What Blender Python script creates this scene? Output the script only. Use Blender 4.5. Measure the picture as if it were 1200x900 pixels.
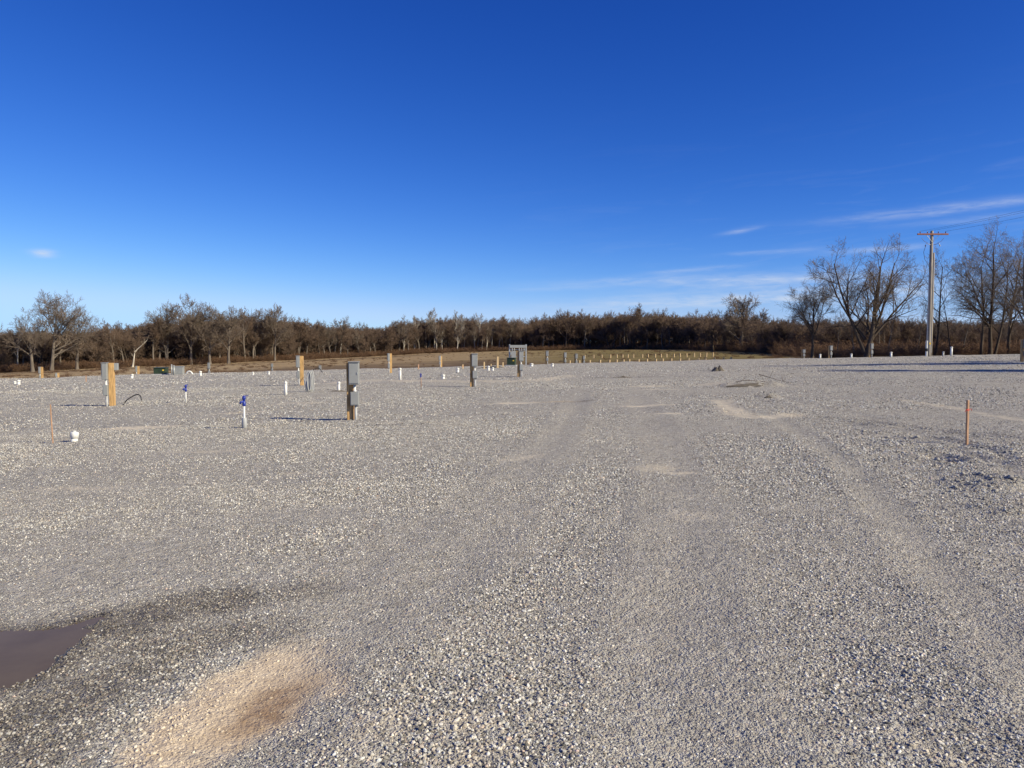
import bpy, math, random
import numpy as np
from mathutils import Vector, Matrix

R = math.radians
for o in list(bpy.data.objects):
    bpy.data.objects.remove(o)
scene = bpy.context.scene
col = scene.collection

# ------------------------------------------------------------------ camera
CAM_H = 1.60
PITCH = math.atan(50 / 900)
cam_d = bpy.data.cameras.new('camera')
cam_d.sensor_width = 36.0
cam_d.lens = 36.0 * 900 / 1200
cam_d.clip_start = 0.05
cam_d.clip_end = 8000
cam = bpy.data.objects.new('camera', cam_d)
col.objects.link(cam)
cam.location = (0, 0, CAM_H)
cam.rotation_euler = (R(90) - PITCH, 0, 0)
scene.camera = cam

# ------------------------------------------------------------------ light
SUN_EL = R(31)
SUN_AZ = math.atan2(0.90, -0.43)          # from +Y towards +X
sv = Vector((math.sin(SUN_AZ) * math.cos(SUN_EL), math.cos(SUN_AZ) * math.cos(SUN_EL), math.sin(SUN_EL)))
sun_d = bpy.data.lights.new('sun', 'SUN')
sun_d.energy = 5.0
sun_d.angle = R(0.53)
sun_d.color = (1.0, 0.892, 0.635)
sun = bpy.data.objects.new('sun', sun_d)
col.objects.link(sun)
sun.rotation_euler = (-sv).to_track_quat('-Z', 'Y').to_euler()

scene.view_settings.view_transform = 'Standard'
scene.view_settings.look = 'None'
scene.view_settings.gamma = 1.0
scene.view_settings.exposure = 0.42
scene.view_settings.use_curve_mapping = False
scene.render.engine = 'CYCLES'

world = bpy.data.worlds.new('World')
scene.world = world
world.use_nodes = True
wn = world.node_tree
wn.nodes.clear()

class NT:
    """small helper for building node trees"""
    def __init__(self, tree):
        self.t = tree
    def n(self, typ, **kw):
        nd = self.t.nodes.new(typ)
        for k, v in kw.items():
            setattr(nd, k, v)
        return nd
    def link(self, a, b):
        self.t.links.new(a, b)
    def val(self, sock, v):
        if isinstance(v, bpy.types.NodeSocket):
            self.t.links.new(v, sock)
        else:
            sock.default_value = v
    def math(self, op, a, b=None, c=None, clamp=False):
        nd = self.n('ShaderNodeMath', operation=op, use_clamp=clamp)
        self.val(nd.inputs[0], a)
        if b is not None: self.val(nd.inputs[1], b)
        if c is not None: self.val(nd.inputs[2], c)
        return nd.outputs[0]
    def mix(self, f, a, b, blend='MIX'):
        nd = self.n('ShaderNodeMix', data_type='RGBA', blend_type=blend)
        self.val(nd.inputs[0], f)
        for i, v in ((6, a), (7, b)):
            if not isinstance(v, bpy.types.NodeSocket) and len(v) == 3: v = (*v, 1)
            self.val(nd.inputs[i], v)
        return nd.outputs[2]
    def ramp(self, fac, stops, interp='LINEAR'):
        nd = self.n('ShaderNodeValToRGB')
        nd.color_ramp.interpolation = interp
        els = nd.color_ramp.elements
        while len(els) < len(stops): els.new(0.5)
        for e, (p, c) in zip(els, stops):
            e.position = p
            if not hasattr(c, '__len__'): c = (c, c, c)
            e.color = (*c, 1)
        self.val(nd.inputs[0], fac)
        return nd.outputs[0]
    def noise(self, vec, scale, detail=3.0, rough=0.55, dist=0.0):
        nd = self.n('ShaderNodeTexNoise')
        if vec is not None: self.link(vec, nd.inputs['Vector'])
        nd.inputs['Scale'].default_value = scale
        nd.inputs['Detail'].default_value = detail
        nd.inputs['Roughness'].default_value = rough
        nd.inputs['Distortion'].default_value = dist
        return nd.outputs[0]
    def voronoi(self, vec, scale, feature='F1'):
        nd = self.n('ShaderNodeTexVoronoi', feature=feature)
        self.link(vec, nd.inputs['Vector'])
        nd.inputs['Scale'].default_value = scale
        return nd

w = NT(wn)
sky = w.n('ShaderNodeTexSky', sky_type='NISHITA')
sky.sun_disc = False
sky.sun_elevation = SUN_EL
sky.sun_rotation = SUN_AZ
sky.altitude = 150
sky.air_density = 0.7
sky.dust_density = 0.0
sky.ozone_density = 3.0
# one colour response for the whole sky, like the phone's rendering of clear winter air
ssep = w.n('ShaderNodeSeparateColor'); w.link(sky.outputs[0], ssep.inputs[0])
scmb = w.n('ShaderNodeCombineColor')
for ci, (kk, bb, cap) in enumerate(((1.95, 1.66, .46), (1.40, 1.10, .72), (0.97, 1.31, 1.05))):
    q = w.math('MULTIPLY', w.math('POWER', w.math('MULTIPLY', ssep.outputs[ci], 0.1), kk), bb)
    w.link(w.math('MULTIPLY', w.math('SMOOTH_MIN', q, cap, cap * .5), 10.0), scmb.inputs[ci])
tc = w.n('ShaderNodeTexCoord')
sep = w.n('ShaderNodeSeparateXYZ')
w.link(tc.outputs['Generated'], sep.inputs[0])
az = w.math('MULTIPLY', w.math('ARCTAN2', sep.outputs[0], sep.outputs[1]), 180 / math.pi)
el = w.math('MULTIPLY', w.math('ARCSINE', sep.outputs[2]), 180 / math.pi)
cmb = w.n('ShaderNodeCombineXYZ')
w.link(w.math('MULTIPLY', az, 0.09), cmb.inputs[0])
w.link(w.math('ADD', w.math('MULTIPLY', el, 0.9), w.math('MULTIPLY', az, -0.055)), cmb.inputs[1])
streak = w.noise(cmb.outputs[0], 1.0, 6, 0.62, 0.6)
cmb2 = w.n('ShaderNodeCombineXYZ')
w.link(w.math('MULTIPLY', az, 0.35), cmb2.inputs[0])
w.link(w.math('MULTIPLY', el, 2.2), cmb2.inputs[1])
fine = w.noise(cmb2.outputs[0], 1.0, 8, 0.65, 0.4)
def gauss(x, s):
    q = w.math('DIVIDE', x, s)
    return w.math('EXPONENT', w.math('MULTIPLY', w.math('MULTIPLY', q, q), -1.0))
def cirrus(az0, el0, slope, haz, wid, amp):
    da = w.math('SUBTRACT', az, az0)
    line = w.math('SUBTRACT', el, w.math('ADD', w.math('MULTIPLY', da, slope), el0))
    line = w.math('ADD', line, w.math('MULTIPLY', w.math('SUBTRACT', streak, 0.5), wid * 2.2))
    return w.math('MULTIPLY', w.math('MULTIPLY', gauss(line, wid), gauss(da, haz)), amp)
parts = [
    cirrus(29.5, 8.45, 0.045, 6.5, 0.30, 0.36),
    cirrus(31, 7.7, 0.03, 4.5, 0.22, 0.14),
    cirrus(16.4, 7.75, 0.15, 1.3, 0.16, 0.30),
    cirrus(18.5, 6.25, 0.04, 3.0, 0.16, 0.20),
    cirrus(25.5, 6.1, 0.02, 3.5, 0.22, 0.32),
    cirrus(13.3, 5.15, 0.06, 2.6, 0.16, 0.36),
    cirrus(10, 4.45, 0.03, 7.0, 0.26, 0.30),
    cirrus(19, 4.3, 0.03, 8.0, 0.45, 0.46),
    cirrus(14, 2.9, 0.04, 10.0, 0.55, 0.55),
    cirrus(27, 3.2, 0.03, 9.0, 0.8, 0.36),
    cirrus(3, 3.9, 0.02, 4.0, 0.18, 0.14),
    cirrus(-31.2, 5.55, 0.0, 0.62, 0.18, 0.75),
]
tot = parts[0]
for p_ in parts[1:]: tot = w.math('ADD', tot, p_)
# the same thin cirrus goes on all round the horizon out of frame to the right
veil = w.math('MULTIPLY', w.math('SUBTRACT', streak, 0.52, clamp=True), gauss(w.math('SUBTRACT', el, 6), 6))
veil = w.math('MULTIPLY', veil, w.math('SMOOTH_MIN', 1.0, w.math('MULTIPLY', w.math('ADD', az, 5.0), 0.04, clamp=True), 0.1))
tot = w.math('ADD', tot, w.math('MULTIPLY', veil, 0.5))
tot = w.math('MULTIPLY', tot, w.math('ADD', w.math('MULTIPLY', w.math('SUBTRACT', fine, 0.35, clamp=True), 3.0), 0.25), clamp=True)
CLOUD_C = (6.6, 7.2, 8.2, 1)
skyc = w.mix(tot, scmb.outputs[0], CLOUD_C)
bg = w.n('ShaderNodeBackground')
bg.inputs['Strength'].default_value = 0.0775
w.link(skyc, bg.inputs['Color'])
wo = w.n('ShaderNodeOutputWorld')
w.link(bg.outputs[0], wo.inputs[0])

# ------------------------------------------------------------------ helpers
def tag(o, label=None, cat=None, group=None, kind=None):
    if label: o['label'] = label
    if cat: o['category'] = cat
    if group: o['group'] = group
    if kind: o['kind'] = kind
    return o

def link_mesh(name, me, mat=None, parent=None):
    o = bpy.data.objects.new(name, me)
    col.objects.link(o)
    if mat is not None and not me.materials: me.materials.append(mat)
    if parent: o.parent = parent
    return o

def mesh_np(name, V, F, smooth=False):
    """V (n,3); F: (m,k) array or list of such arrays"""
    me = bpy.data.meshes.new(name)
    if not isinstance(F, (list, tuple)): F = [F]
    F = [f for f in F if len(f)]
    V = np.asarray(V, np.float32)
    me.vertices.add(len(V)); me.vertices.foreach_set('co', V.ravel())
    loops = np.concatenate([f.ravel() for f in F]).astype(np.int32)
    tot_ = np.concatenate([np.full(len(f), f.shape[1], np.int32) for f in F])
    start = np.concatenate([[0], np.cumsum(tot_)[:-1]]).astype(np.int32)
    me.loops.add(len(loops)); me.loops.foreach_set('vertex_index', loops)
    me.polygons.add(len(tot_)); me.polygons.foreach_set('loop_start', start)
    me.polygons.foreach_set('loop_total', tot_)
    if smooth: me.polygons.foreach_set('use_smooth', np.ones(len(tot_), bool))
    me.update(calc_edges=True)
    me.validate()
    return me

def empty(name, loc, rz=0.0, tilt=(0, 0)):
    o = bpy.data.objects.new(name, None)
    o.empty_display_size = 0.2
    col.objects.link(o)
    o.location = loc
    o.rotation_euler = (tilt[0], tilt[1], rz)
    return o

def copy_tree(o, parent=None):
    c = o.copy(); col.objects.link(c); c.parent = parent
    for ch in [k for k in o.children]:
        copy_tree(ch, c)
    return c

class MB:
    """collects boxes, lathes and tubes into one mesh"""
    def __init__(self): self.v = []; self.f = []
    def add(self, vs, fs):
        b = len(self.v); self.v += [tuple(p) for p in vs]; self.f += [tuple(b + i for i in f) for f in fs]; return self
    def box(self, cx, cy, z0, sx, sy, sz, bev=0.006, top_in=0.0):
        """bevelled box standing on z0"""
        x, y = sx / 2, sy / 2
        b = min(bev, x * .45, y * .45, sz * .45)
        def ring(xx, yy, c, z):
            return [(cx - xx + c, cy - yy, z), (cx + xx - c, cy - yy, z), (cx + xx, cy - yy + c, z), (cx + xx, cy + yy - c, z),
                    (cx + xx - c, cy + yy, z), (cx - xx + c, cy + yy, z), (cx - xx, cy + yy - c, z), (cx - xx, cy - yy + c, z)]
        t = top_in
        rs = ring(x - b, y - b, b * .3, z0) + ring(x, y, b, z0 + b) + ring(x - t, y - t, b, z0 + sz - b) + ring(x - b - t, y - b - t, b * .3, z0 + sz)
        fs = []
        for k in range(3):
            for i in range(8):
                j = (i + 1) % 8
                fs.append((k * 8 + i, k * 8 + j, k * 8 + 8 + j, k * 8 + 8 + i))
        fs.append(tuple(range(7, -1, -1))); fs.append(tuple(range(24, 32)))
        return self.add(rs, fs)
    def lathe(self, cx, cy, prof, n=14):
        vs = []; fs = []
        for r, z in prof:
            for i in range(n):
                a = 2 * math.pi * i / n
                vs.append((cx + r * math.cos(a), cy + r * math.sin(a), z))
        for k in range(len(prof) - 1):
            for i in range(n):
                j = (i + 1) % n
                fs.append((k * n + i, k * n + j, (k + 1) * n + j, (k + 1) * n + i))
        fs.append(tuple(range(n - 1, -1, -1))); fs.append(tuple((len(prof) - 1) * n + i for i in range(n)))
        return self.add(vs, fs)
    def tube(self, pts, r, n=8):
        pts = [Vector(p) for p in pts]
        rr = r if hasattr(r, '__len__') else [r] * len(pts)
        vs = []; fs = []
        for k, p in enumerate(pts):
            t = (pts[min(k + 1, len(pts) - 1)] - pts[max(k - 1, 0)]).normalized()
            ref = Vector((0, 0, 1)) if abs(t.z) < .9 else Vector((1, 0, 0))
            a = t.cross(ref).normalized(); b = t.cross(a).normalized()
            for i in range(n):
                an = 2 * math.pi * i / n
                vs.append(p + (a * math.cos(an) + b * math.sin(an)) * rr[k])
        for k in range(len(pts) - 1):
            for i in range(n):
                j = (i + 1) % n
                fs.append((k * n + i, k * n + n + i, k * n + n + j, k * n + j))
        fs.append(tuple(range(n))); fs.append(tuple((len(pts) - 1) * n + i for i in range(n - 1, -1, -1)))
        return self.add(vs, fs)
    def mesh(self, name, mat, smooth=False):
        me = bpy.data.meshes.new(name); me.from_pydata(self.v, [], self.f); me.update()
        if smooth: me.polygons.foreach_set('use_smooth', [True] * len(me.polygons))
        me.materials.append(mat); return me
    def build(self, name, mat, parent=None, smooth=False):
        return link_mesh(name, self.mesh(name, mat, smooth), None, parent)

# value noise ------------------------------------------------------------
def _hash(ix, iy, seed):
    h = (ix.astype(np.int64) * 374761393 + iy.astype(np.int64) * 668265263 + seed * 1442695041) & 0xffffffff
    h = ((h ^ (h >> 13)) * 1274126177) & 0xffffffff
    h = h ^ (h >> 16)
    return (h & 0xffff) / 65535.0
def vnoise(x, y, seed=0):
    ix = np.floor(x); iy = np.floor(y); fx = x - ix; fy = y - iy
    fx = fx * fx * (3 - 2 * fx); fy = fy * fy * (3 - 2 * fy)
    a = _hash(ix, iy, seed); b = _hash(ix + 1, iy, seed); c = _hash(ix, iy + 1, seed); d = _hash(ix + 1, iy + 1, seed)
    return (a * (1 - fx) + b * fx) * (1 - fy) + (c * (1 - fx) + d * fx) * fy - 0.5
def fbm(x, y, octv=4, seed=0):
    s = 0; a = 1.0
    for i in range(octv):
        s = s + a * vnoise(x * 2 ** i + 17.3 * i, y * 2 ** i - 9.1 * i, seed + i); a *= 0.5
    return s
def sstep(a, b, x):
    t = np.clip((x - a) / (b - a), 0, 1); return t * t * (3 - 2 * t)

# ------------------------------------------------------------------ terrain
def plane(X, Y):
    X = np.clip(X, -75, 75)
    s = np.logaddexp(0, (Y - 30) / 4.0) * 4.0
    return 0.022 * X - 0.012 * np.minimum(s, 60)

def ray(px, py):
    u = (px - 600) / 900; v = (450 - py) / 900
    f = Vector((0, math.cos(PITCH), -math.sin(PITCH))); up = Vector((0, math.sin(PITCH), math.cos(PITCH)))
    return Vector((u, 0, 0)) + up * v + f
def G(px, py):
    """photo pixel on the gravel -> ground point (X, Y) on the gently tilted lot"""
    d = ray(px, py); s = 1.0
    lo, hi = 0.5, 140.0
    for _ in range(60):
        m = (lo + hi) / 2
        if CAM_H + m * d.z > float(plane(np.float64(m * d.x), np.float64(m * d.y))): lo = m
        else: hi = m
    return (lo * d.x, lo * d.y)
def at_depth(px, Y):
    return ((px - 600) / 900 * Y, Y)

P = np.interp
ED_PX = [-300, 0, 200, 400, 600, 800, 900, 1000, 1100, 1200, 1500]
ED_Y = [52, 58, 61, 64, 67, 71, 72, 69, 67, 66, 66]
TR_PX = [-300, 0, 60, 150, 230, 300, 400, 500, 600, 700, 800, 860, 900, 960, 1200, 1500]
TR_B = [439, 436.8, 434, 430, 427.3, 423.4, 419.5, 414, 411, 409.5, 409.5, 412, 414, 416, 416, 416]
TR_Y = [140, 150, 152, 165, 180, 200, 230, 258, 258, 250, 218, 180, 140, 100, 92, 92]
def edge_Y(px): return P(px, ED_PX, ED_Y)
def tree_Y(px): return P(px, TR_PX, TR_Y)
def tree_z(px): return CAM_H - (P(px, TR_PX, TR_B) - 400) * tree_Y(px) / 900
def field_z(X, Y):
    X = np.asarray(X, float); Y = np.asarray(Y, float)
    Yc = np.maximum(Y, 15)
    px = np.clip(600 + 900 * X / Yc, -300, 1500)
    ey = edge_Y(px); ze = plane((px - 600) / 900 * ey, ey)
    drop = 0.75 - 0.33 * sstep(520, 640, px) - 0.22 * sstep(900, 1000, px)
    t = np.clip((Y - ey - 4) / (tree_Y(px) - ey - 4), 0, 1)
    z0 = ze - drop * sstep(-3, 4, Y - ey)
    z = z0 * (1 - t) + tree_z(px) * t
    return z + 0.10 * fbm(X / 9, Y / 9, 3, 5) * sstep(2, 14, Y - ey)

# features on the lot
PUD = [G(*p) for p in ((-30, 734), (0, 738), (30, 735), (62, 733), (90, 726), (118, 720), (102, 736), (85, 750), (74, 762), (60, 775), (30, 790), (0, 801), (-60, 812))] + [(-3.3, 3.45), (-3.9, 3.7), (-3.9, 4.3), (-3.5, 4.5)]
def sdf_poly(X, Y, poly):
    d = np.full(X.shape, 1e9); inside = np.zeros(X.shape, bool)
    n = len(poly)
    for i in range(n):
        ax, ay = poly[i]; bx, by = poly[(i + 1) % n]
        ex, ey = bx - ax, by - ay
        wx, wy = X - ax, Y - ay
        t = np.clip((wx * ex + wy * ey) / (ex * ex + ey * ey), 0, 1)
        d = np.minimum(d, np.hypot(wx - ex * t, wy - ey * t))
        cond = ((ay > Y) != (by > Y)) & (X < (bx - ax) * (Y - ay) / (by - ay + 1e-12) + ax)
        inside ^= cond
    return np.where(inside, -d, d)
def seg_dist(X, Y, pts):
    d = np.full(np.shape(X), 1e9)
    for (ax, ay), (bx, by) in zip(pts[:-1], pts[1:]):
        ex, ey = bx - ax, by - ay
        t = np.clip(((X - ax) * ex + (Y - ay) * ey) / (ex * ex + ey * ey), 0, 1)
        d = np.minimum(d, np.hypot(X - ax - ex * t, Y - ay - ey * t))
    return d
def spline(pts, n=8):
    out = []
    P_ = [pts[0]] + list(pts) + [pts[-1]]
    for i in range(1, len(P_) - 2):
        for k in range(n):
            t = k / n
            q = []
            for c in (0, 1):
                a, b, c_, d = P_[i - 1][c], P_[i][c], P_[i + 1][c], P_[i + 2][c]
                q.append(.5 * (2 * b + (c_ - a) * t + (2 * a - 5 * b + 4 * c_ - d) * t * t + (3 * b - a - 3 * c_ + d) * t ** 3))
            out.append(tuple(q))
    out.append(pts[-1]); return out
PUD_Z = float(plane(np.float64(-2.7), np.float64(4.1))) - 0.018

# ellipses: cx, cy, half length, half width, angle of length axis from +X
def ell(px, py, hl, hw, ang=0.0):
    x, y = G(px, py); return (x, y, hl, hw, ang)
def ell_d(X, Y, e):
    c, s = math.cos(e[4]), math.sin(e[4])
    a = (X - e[0]) * c + (Y - e[1]) * s; b = -(X - e[0]) * s + (Y - e[1]) * c
    return np.hypot(a / e[2], b / e[3])
MUD = (-1.20, 3.42, .90, 0.44, R(72))
MUD_WET = (-1.08, 3.44, 0.56, 0.20, R(74))
SAND = [(*G(168, 500), 0.75, 0.32, R(5)), (*G(250, 528), 0.9, .2, R(12)), (*G(620, 471), 1.3, 0.45, R(4)), (*G(655, 470), .9, .35, 0), (*G(612, 537), .55, .22, R(40)),
        (*G(768, 453), 1.2, .35, 0), (*G(775, 457), .9, .25, 0), (*G(757, 475), .8, .22, 0), (*G(781, 485), .42, .2, 0), (*G(800, 553), .26, .1, 0), (*G(815, 605), .3, .28, R(60)),
        (*G(350, 472), .7, .3, 0), (*G(280, 483), 1.1, .3, R(8)), (*G(850, 450), 1.6, .5, R(20)), (*G(770, 548), .4, .25, R(30)), (*G(560, 885), .22, .10, R(30)), (*G(1080, 875), .25, .06, R(120)), (*G(440, 850), .3, .2, R(60)),
        (*G(100, 572), .7, .14, R(4)), (*G(345, 553), .2, .1, 0), (*G(540, 845), .16, .12, 0)]
SAND_A = [1, .5, 1, 1, .45, 1, .9, 1, .9, .9, .35, .6, .6, .8, .45, .3, .35, .35, .5, .5, .35]
TRK_R = spline([(2.0, 1.8), G(1200, 775), G(1080, 650), G(985, 540), G(905, 488), G(860, 478), G(835, 465)])
TRK_R2 = [(x + 1.75, y + .1) for x, y in TRK_R]
TRK_C = spline([(.75, 1.8), G(790, 800), G(800, 640), G(790, 560), G(770, 500), G(740, 455)])
TRK_C2 = [(x - 1.7, y) for x, y in TRK_C]
TRK_L = spline([(-.9, 2.0), G(350, 760), G(480, 640), G(590, 560), G(660, 500), G(690, 455)])
SAND_LINE = spline([G(845, 470), G(858, 481), G(880, 489), G(905, 488), G(930, 485)])
RIDGE1 = spline([G(395, 449), G(440, 446), G(500, 446.5), G(560, 447), G(620, 446), G(668, 441)])
RIDGE2 = spline([G(1060, 470), G(1120, 478), G(1180, 489), G(1260, 500)])
RUTS = [spline([G(1075, 512), G(1110, 517), G(1150, 527), G(1190, 543)]), spline([G(1145, 536), G(1160, 541), G(1178, 546)]),
        spline([G(1090, 535), G(1118, 541)]), spline([G(1010, 494), G(1060, 500), G(1130, 508), G(1190, 515)]),
        spline([G(960, 490), G(1010, 494), G(1040, 498)])]
MOUND = [(*G(1135, 566), .55, .22, R(10), .085), (*G(1185, 572), .6, .22, R(5), .08), (*G(1030, 508), .5, .25, 0, .03), (*G(1160, 530), .7, .3, R(-20), .022),
         (*G(893, 452), 1.6, .35, R(-8), .16), (*G(848, 451), .8, .3, R(-20), .10), (*G(840, 435), .9, .6, 0, .15), (*G(900, 466), .35, .25, 0, .10),
         (*G(1150, 600), .6, .25, R(-35), .05), (*G(1060, 522), .6, .25, R(-20), .025), (*G(300, 500), .6, .2, 0, .05), (*G(735, 440), 2.2, .4, 0, .10), (*G(480, 498), 1.2, .2, 0, .03)]
WET = [(-2.35, 4.5, .75, .42, R(20)), (-1.95, 4.75, .55, .35, R(10)), (-1.75, 4.2, .75, .35, R(15)), (-2.1, 3.5, .65, .42, R(55)), (-2.05, 3.0, .5, .45, R(40)), (*G(660, 470), 1.1, .4, 0), (-1.45, 4.9, .45, .25, R(20)), (*G(735, 442), 1.8, .7, 0)]
WET_A = [1.0, .9, .7, .85, .75, .7, .5, .5]

def lot_masks(X, Y):
    dist = np.hypot(X, Y)
    n1 = fbm(X * 1.1, Y * 1.1, 4, 3); n2 = fbm(X * 4, Y * 4, 3, 8)
    mud = 1 - sstep(.66, 1.02, ell_d(X, Y, MUD) + n1 * .4 + n2 * .35)
    mudwet = 1 - sstep(.4, 1.25, ell_d(X, Y, MUD_WET) + n1 * .5 + n2 * .5)
    sand = np.zeros_like(X)
    for e, a in zip(SAND, SAND_A):
        sand = np.maximum(sand, a * (1 - sstep(.45, 1.1, ell_d(X, Y, e) + n1 * .55 + n2 * .3)))
    sand = np.maximum(sand, .75 * (1 - sstep(.10, .38, seg_dist(X, Y, SAND_LINE) + n2 * .2)))
    sand = np.maximum(sand, .75 * (1 - sstep(.1, .9, seg_dist(X, Y, RIDGE1) + n2 * .9)))
    sand = np.maximum(sand, .6 * (1 - sstep(.04, .22, seg_dist(X, Y, RIDGE2) + n2 * .2)))
    # wheel tracks: fines at the surface, loose stone thrown to the sides
    fines = np.zeros_like(X)
    for t, wd, a in ((TRK_R, .24, .62), (TRK_R2, .22, .55), (TRK_C, .55, .85), (TRK_C2, .50, .7), (TRK_L, .42, .55)):
        fines = np.maximum(fines, a * (1 - sstep(wd * .4, wd * 1.2, seg_dist(X, Y, t) + n1 * .30)))
    broad = fbm(X * .35 + 5, Y * .35, 4, 21)
    fines = np.clip(fines * .75 + .35 + broad * .7 + n1 * .45 + n2 * .25, 0, 1)
    wet = np.zeros_like(X)
    for e, a in zip(WET, WET_A):
        wet = np.maximum(wet, a * (1 - sstep(.35, 1.25, ell_d(X, Y, e) + n1 * .6 + n2 * .25)))
    ps = sdf_poly(X, Y, PUD)
    wet = np.maximum(wet, 1 - sstep(.03, .30, ps + n2 * .1))
    wet = np.maximum(wet, mudwet * .8)
    return dict(mud=np.clip(mud, 0, 1), sand=np.clip(sand, 0, 1), fines=fines, wet=np.clip(wet, 0, 1), pud=ps)

PUD2 = [(*G(668, 470), .55, .16, 0), (*G(736, 442), .6, .22, 0)]
def lot_z(X, Y, masks=None):
    m = masks or lot_masks(X, Y)
    dist = np.hypot(X, Y)
    z = plane(X, Y) + 0.045 * fbm(X / 2.6, Y / 2.6, 4, 40) + 0.016 * fbm(X / .5, Y / .5, 3, 50)
    z = z + .05 * fbm(X / 7, Y / 7, 2, 60) * sstep(10, 25, dist)
    for t, wd, dp in ((TRK_R, .2, .008), (TRK_R2, .2, .007), (TRK_C, .3, .008), (TRK_C2, .3, .007), (TRK_L, .28, .006)):
        d = seg_dist(X, Y, t)
        z = z - dp * (1 - sstep(0, wd, d)) + dp * .8 * np.exp(-((d - wd * 1.35) / (.09)) ** 2)
    for r in RUTS:
        d = seg_dist(X, Y, r) + vnoise(X * 5, Y * 5, 9) * .06
        z = z - .030 * (1 - sstep(0, .13, d)) + .026 * np.exp(-((d - .21) / .10) ** 2)
    rough = np.exp(-(((X - 5.6) / 2.2) ** 2 + ((Y - 9.3) / 2.6) ** 2))
    z = z + rough * .05 * fbm(X * 2.2, Y * 2.2, 4, 77)
    for e in MOUND:
        q = ell_d(X, Y, e[:5]) + fbm(X * 3, Y * 3, 3, 31) * .5
        z = z + e[5] * (1 - sstep(.1, 1.1, q)) * (1 + .9 * fbm(X * 5, Y * 5, 2, 12))
    z = z + .05 * (np.exp(-(seg_dist(X, Y, RIDGE1) / .25) ** 2))
    z = z - .012 * m['mud']
    s = 1 - sstep(-.05, .22, m['pud'])
    z = z * (1 - s) + (PUD_Z + .012 + .02 * fbm(X * 3, Y * 3, 3, 61) + .02 * fbm(X * 9, Y * 9, 2, 66)) * s
    z = np.where(m['pud'] < .06, np.minimum(z, PUD_Z + (m['pud'] + vnoise(X * 7, Y * 7, 2) * .10 + vnoise(X * 19, Y * 19, 4) * .05) * .40), z)
    for e in PUD2:
        z = z - .06 * (1 - sstep(.6, 1.3, ell_d(X, Y, e) + .3 * fbm(X * 2, Y * 2, 2, 3)))
    # shoulder at the rim of the lot
    px = np.clip(600 + 900 * X / np.maximum(Y, 15), -300, 1500)
    over = Y - edge_Y(px)
    z = z - .5 * sstep(-1.2, 1.5, over) * (Y > 15) + .10 * fbm(X / 1.7, Y / 1.7, 3, 91) * np.exp(-(over / 3) ** 2)
    return z

def gz(x, y):
    return float(lot_z(np.array([x], float), np.array([y], float))[0])
def fz(x, y):
    return float(field_z(np.array([x]), np.array([y]))[0])

# ------------------------------------------------------------------ materials
def new_mat(name):
    m = bpy.data.materials.new(name); m.use_nodes = True
    m.node_tree.nodes.clear()
    t = NT(m.node_tree)
    b = t.n('ShaderNodeBsdfPrincipled'); o = t.n('ShaderNodeOutputMaterial')
    t.link(b.outputs[0], o.inputs[0])
    return m, t, b
def simple(name, c, rough=.6, var=.25, scale=6, metal=0.0, bump=.15, bscale=60, stretch=None, c2=None, spec=.5):
    m, t, b = new_mat(name)
    tcn = t.n('ShaderNodeTexCoord'); v = tcn.outputs['Object']
    oi = t.n('ShaderNodeObjectInfo')
    va = t.n('ShaderNodeVectorMath', operation='ADD'); t.link(v, va.inputs[0])
    cx = t.n('ShaderNodeCombineXYZ'); t.link(t.math('MULTIPLY', oi.outputs['Random'], 37.0), cx.inputs[0]); t.link(cx.outputs[0], va.inputs[1])
    v = va.outputs[0]
    if stretch:
        mp = t.n('ShaderNodeMapping'); mp.inputs['Scale'].default_value = stretch; t.link(v, mp.inputs[0]); v = mp.outputs[0]
    n = t.noise(v, scale, 6, .6)
    lo = tuple(x * (1 - var) for x in c); hi = c2 or tuple(min(1, x * (1 + var)) for x in c)
    t.link(t.ramp(n, [(.28, lo), (.72, hi)]), b.inputs['Base Color'])
    b.inputs['Roughness'].default_value = rough; b.inputs['Metallic'].default_value = metal
    b.inputs['Specular IOR Level'].default_value = spec
    if bump:
        bp = t.n('ShaderNodeBump'); bp.inputs['Strength'].default_value = bump; bp.inputs['Distance'].default_value = .01
        t.link(t.noise(v, bscale, 4, .6), bp.inputs['Height']); t.link(bp.outputs[0], b.inputs['Normal'])
    return m

M = {}
M['wood'] = simple('treated_timber', (.46, .285, .12), .85, .5, 4, stretch=(9, 9, 1.0), bscale=14, bump=.5)
M['stub'] = simple('pale_timber', (.46, .34, .20), .85, .25, 5, stretch=(8, 8, 1), bscale=14, bump=.4)
M['stake'] = simple('stake_timber', (.40, .24, .15), .85, .3, 5, stretch=(10, 10, 1), bscale=20, bump=.5)
M['grey'] = simple('grey_enclosure_paint', (.25, .26, .262), .42, .10, 5, bump=.05)
M['grey2'] = simple('grey_door_paint', (.28, .29, .292), .40, .08, 5, bump=.05)
M['galv'] = simple('galvanised_steel', (.40, .42, .43), .45, .2, 12, metal=.4, bump=.05)
M['pvcgrey'] = simple('grey_conduit', (.36, .37, .38), .5, .1, 5)
M['white'] = simple('white_pvc', (.68, .68, .65), .4, .08, 8, bump=.03)
M['blue'] = simple('blue_plastic', (.014, .032, .27), .4, .2, 20, bump=.03)
M['black'] = simple('black_rubber', (.02, .02, .022), .55, .3, 10)
M['green'] = simple('dark_green_paint', (.025, .045, .022), .4, .2, 4)
M['red'] = simple('red_paint', (.48, .075, .055), .6, .2, 20)
M['orange'] = simple('orange_paint', (.65, .22, .05), .6, .2, 20)
M['pole'] = simple('weathered_pole', (.25, .225, .20), .9, .35, 2, stretch=(8, 8, .6), bscale=10, bump=.6)
M['newpole'] = simple('newer_pole', (.31, .26, .20), .9, .3, 2, stretch=(8, 8, .6), bscale=10, bump=.6)
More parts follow.
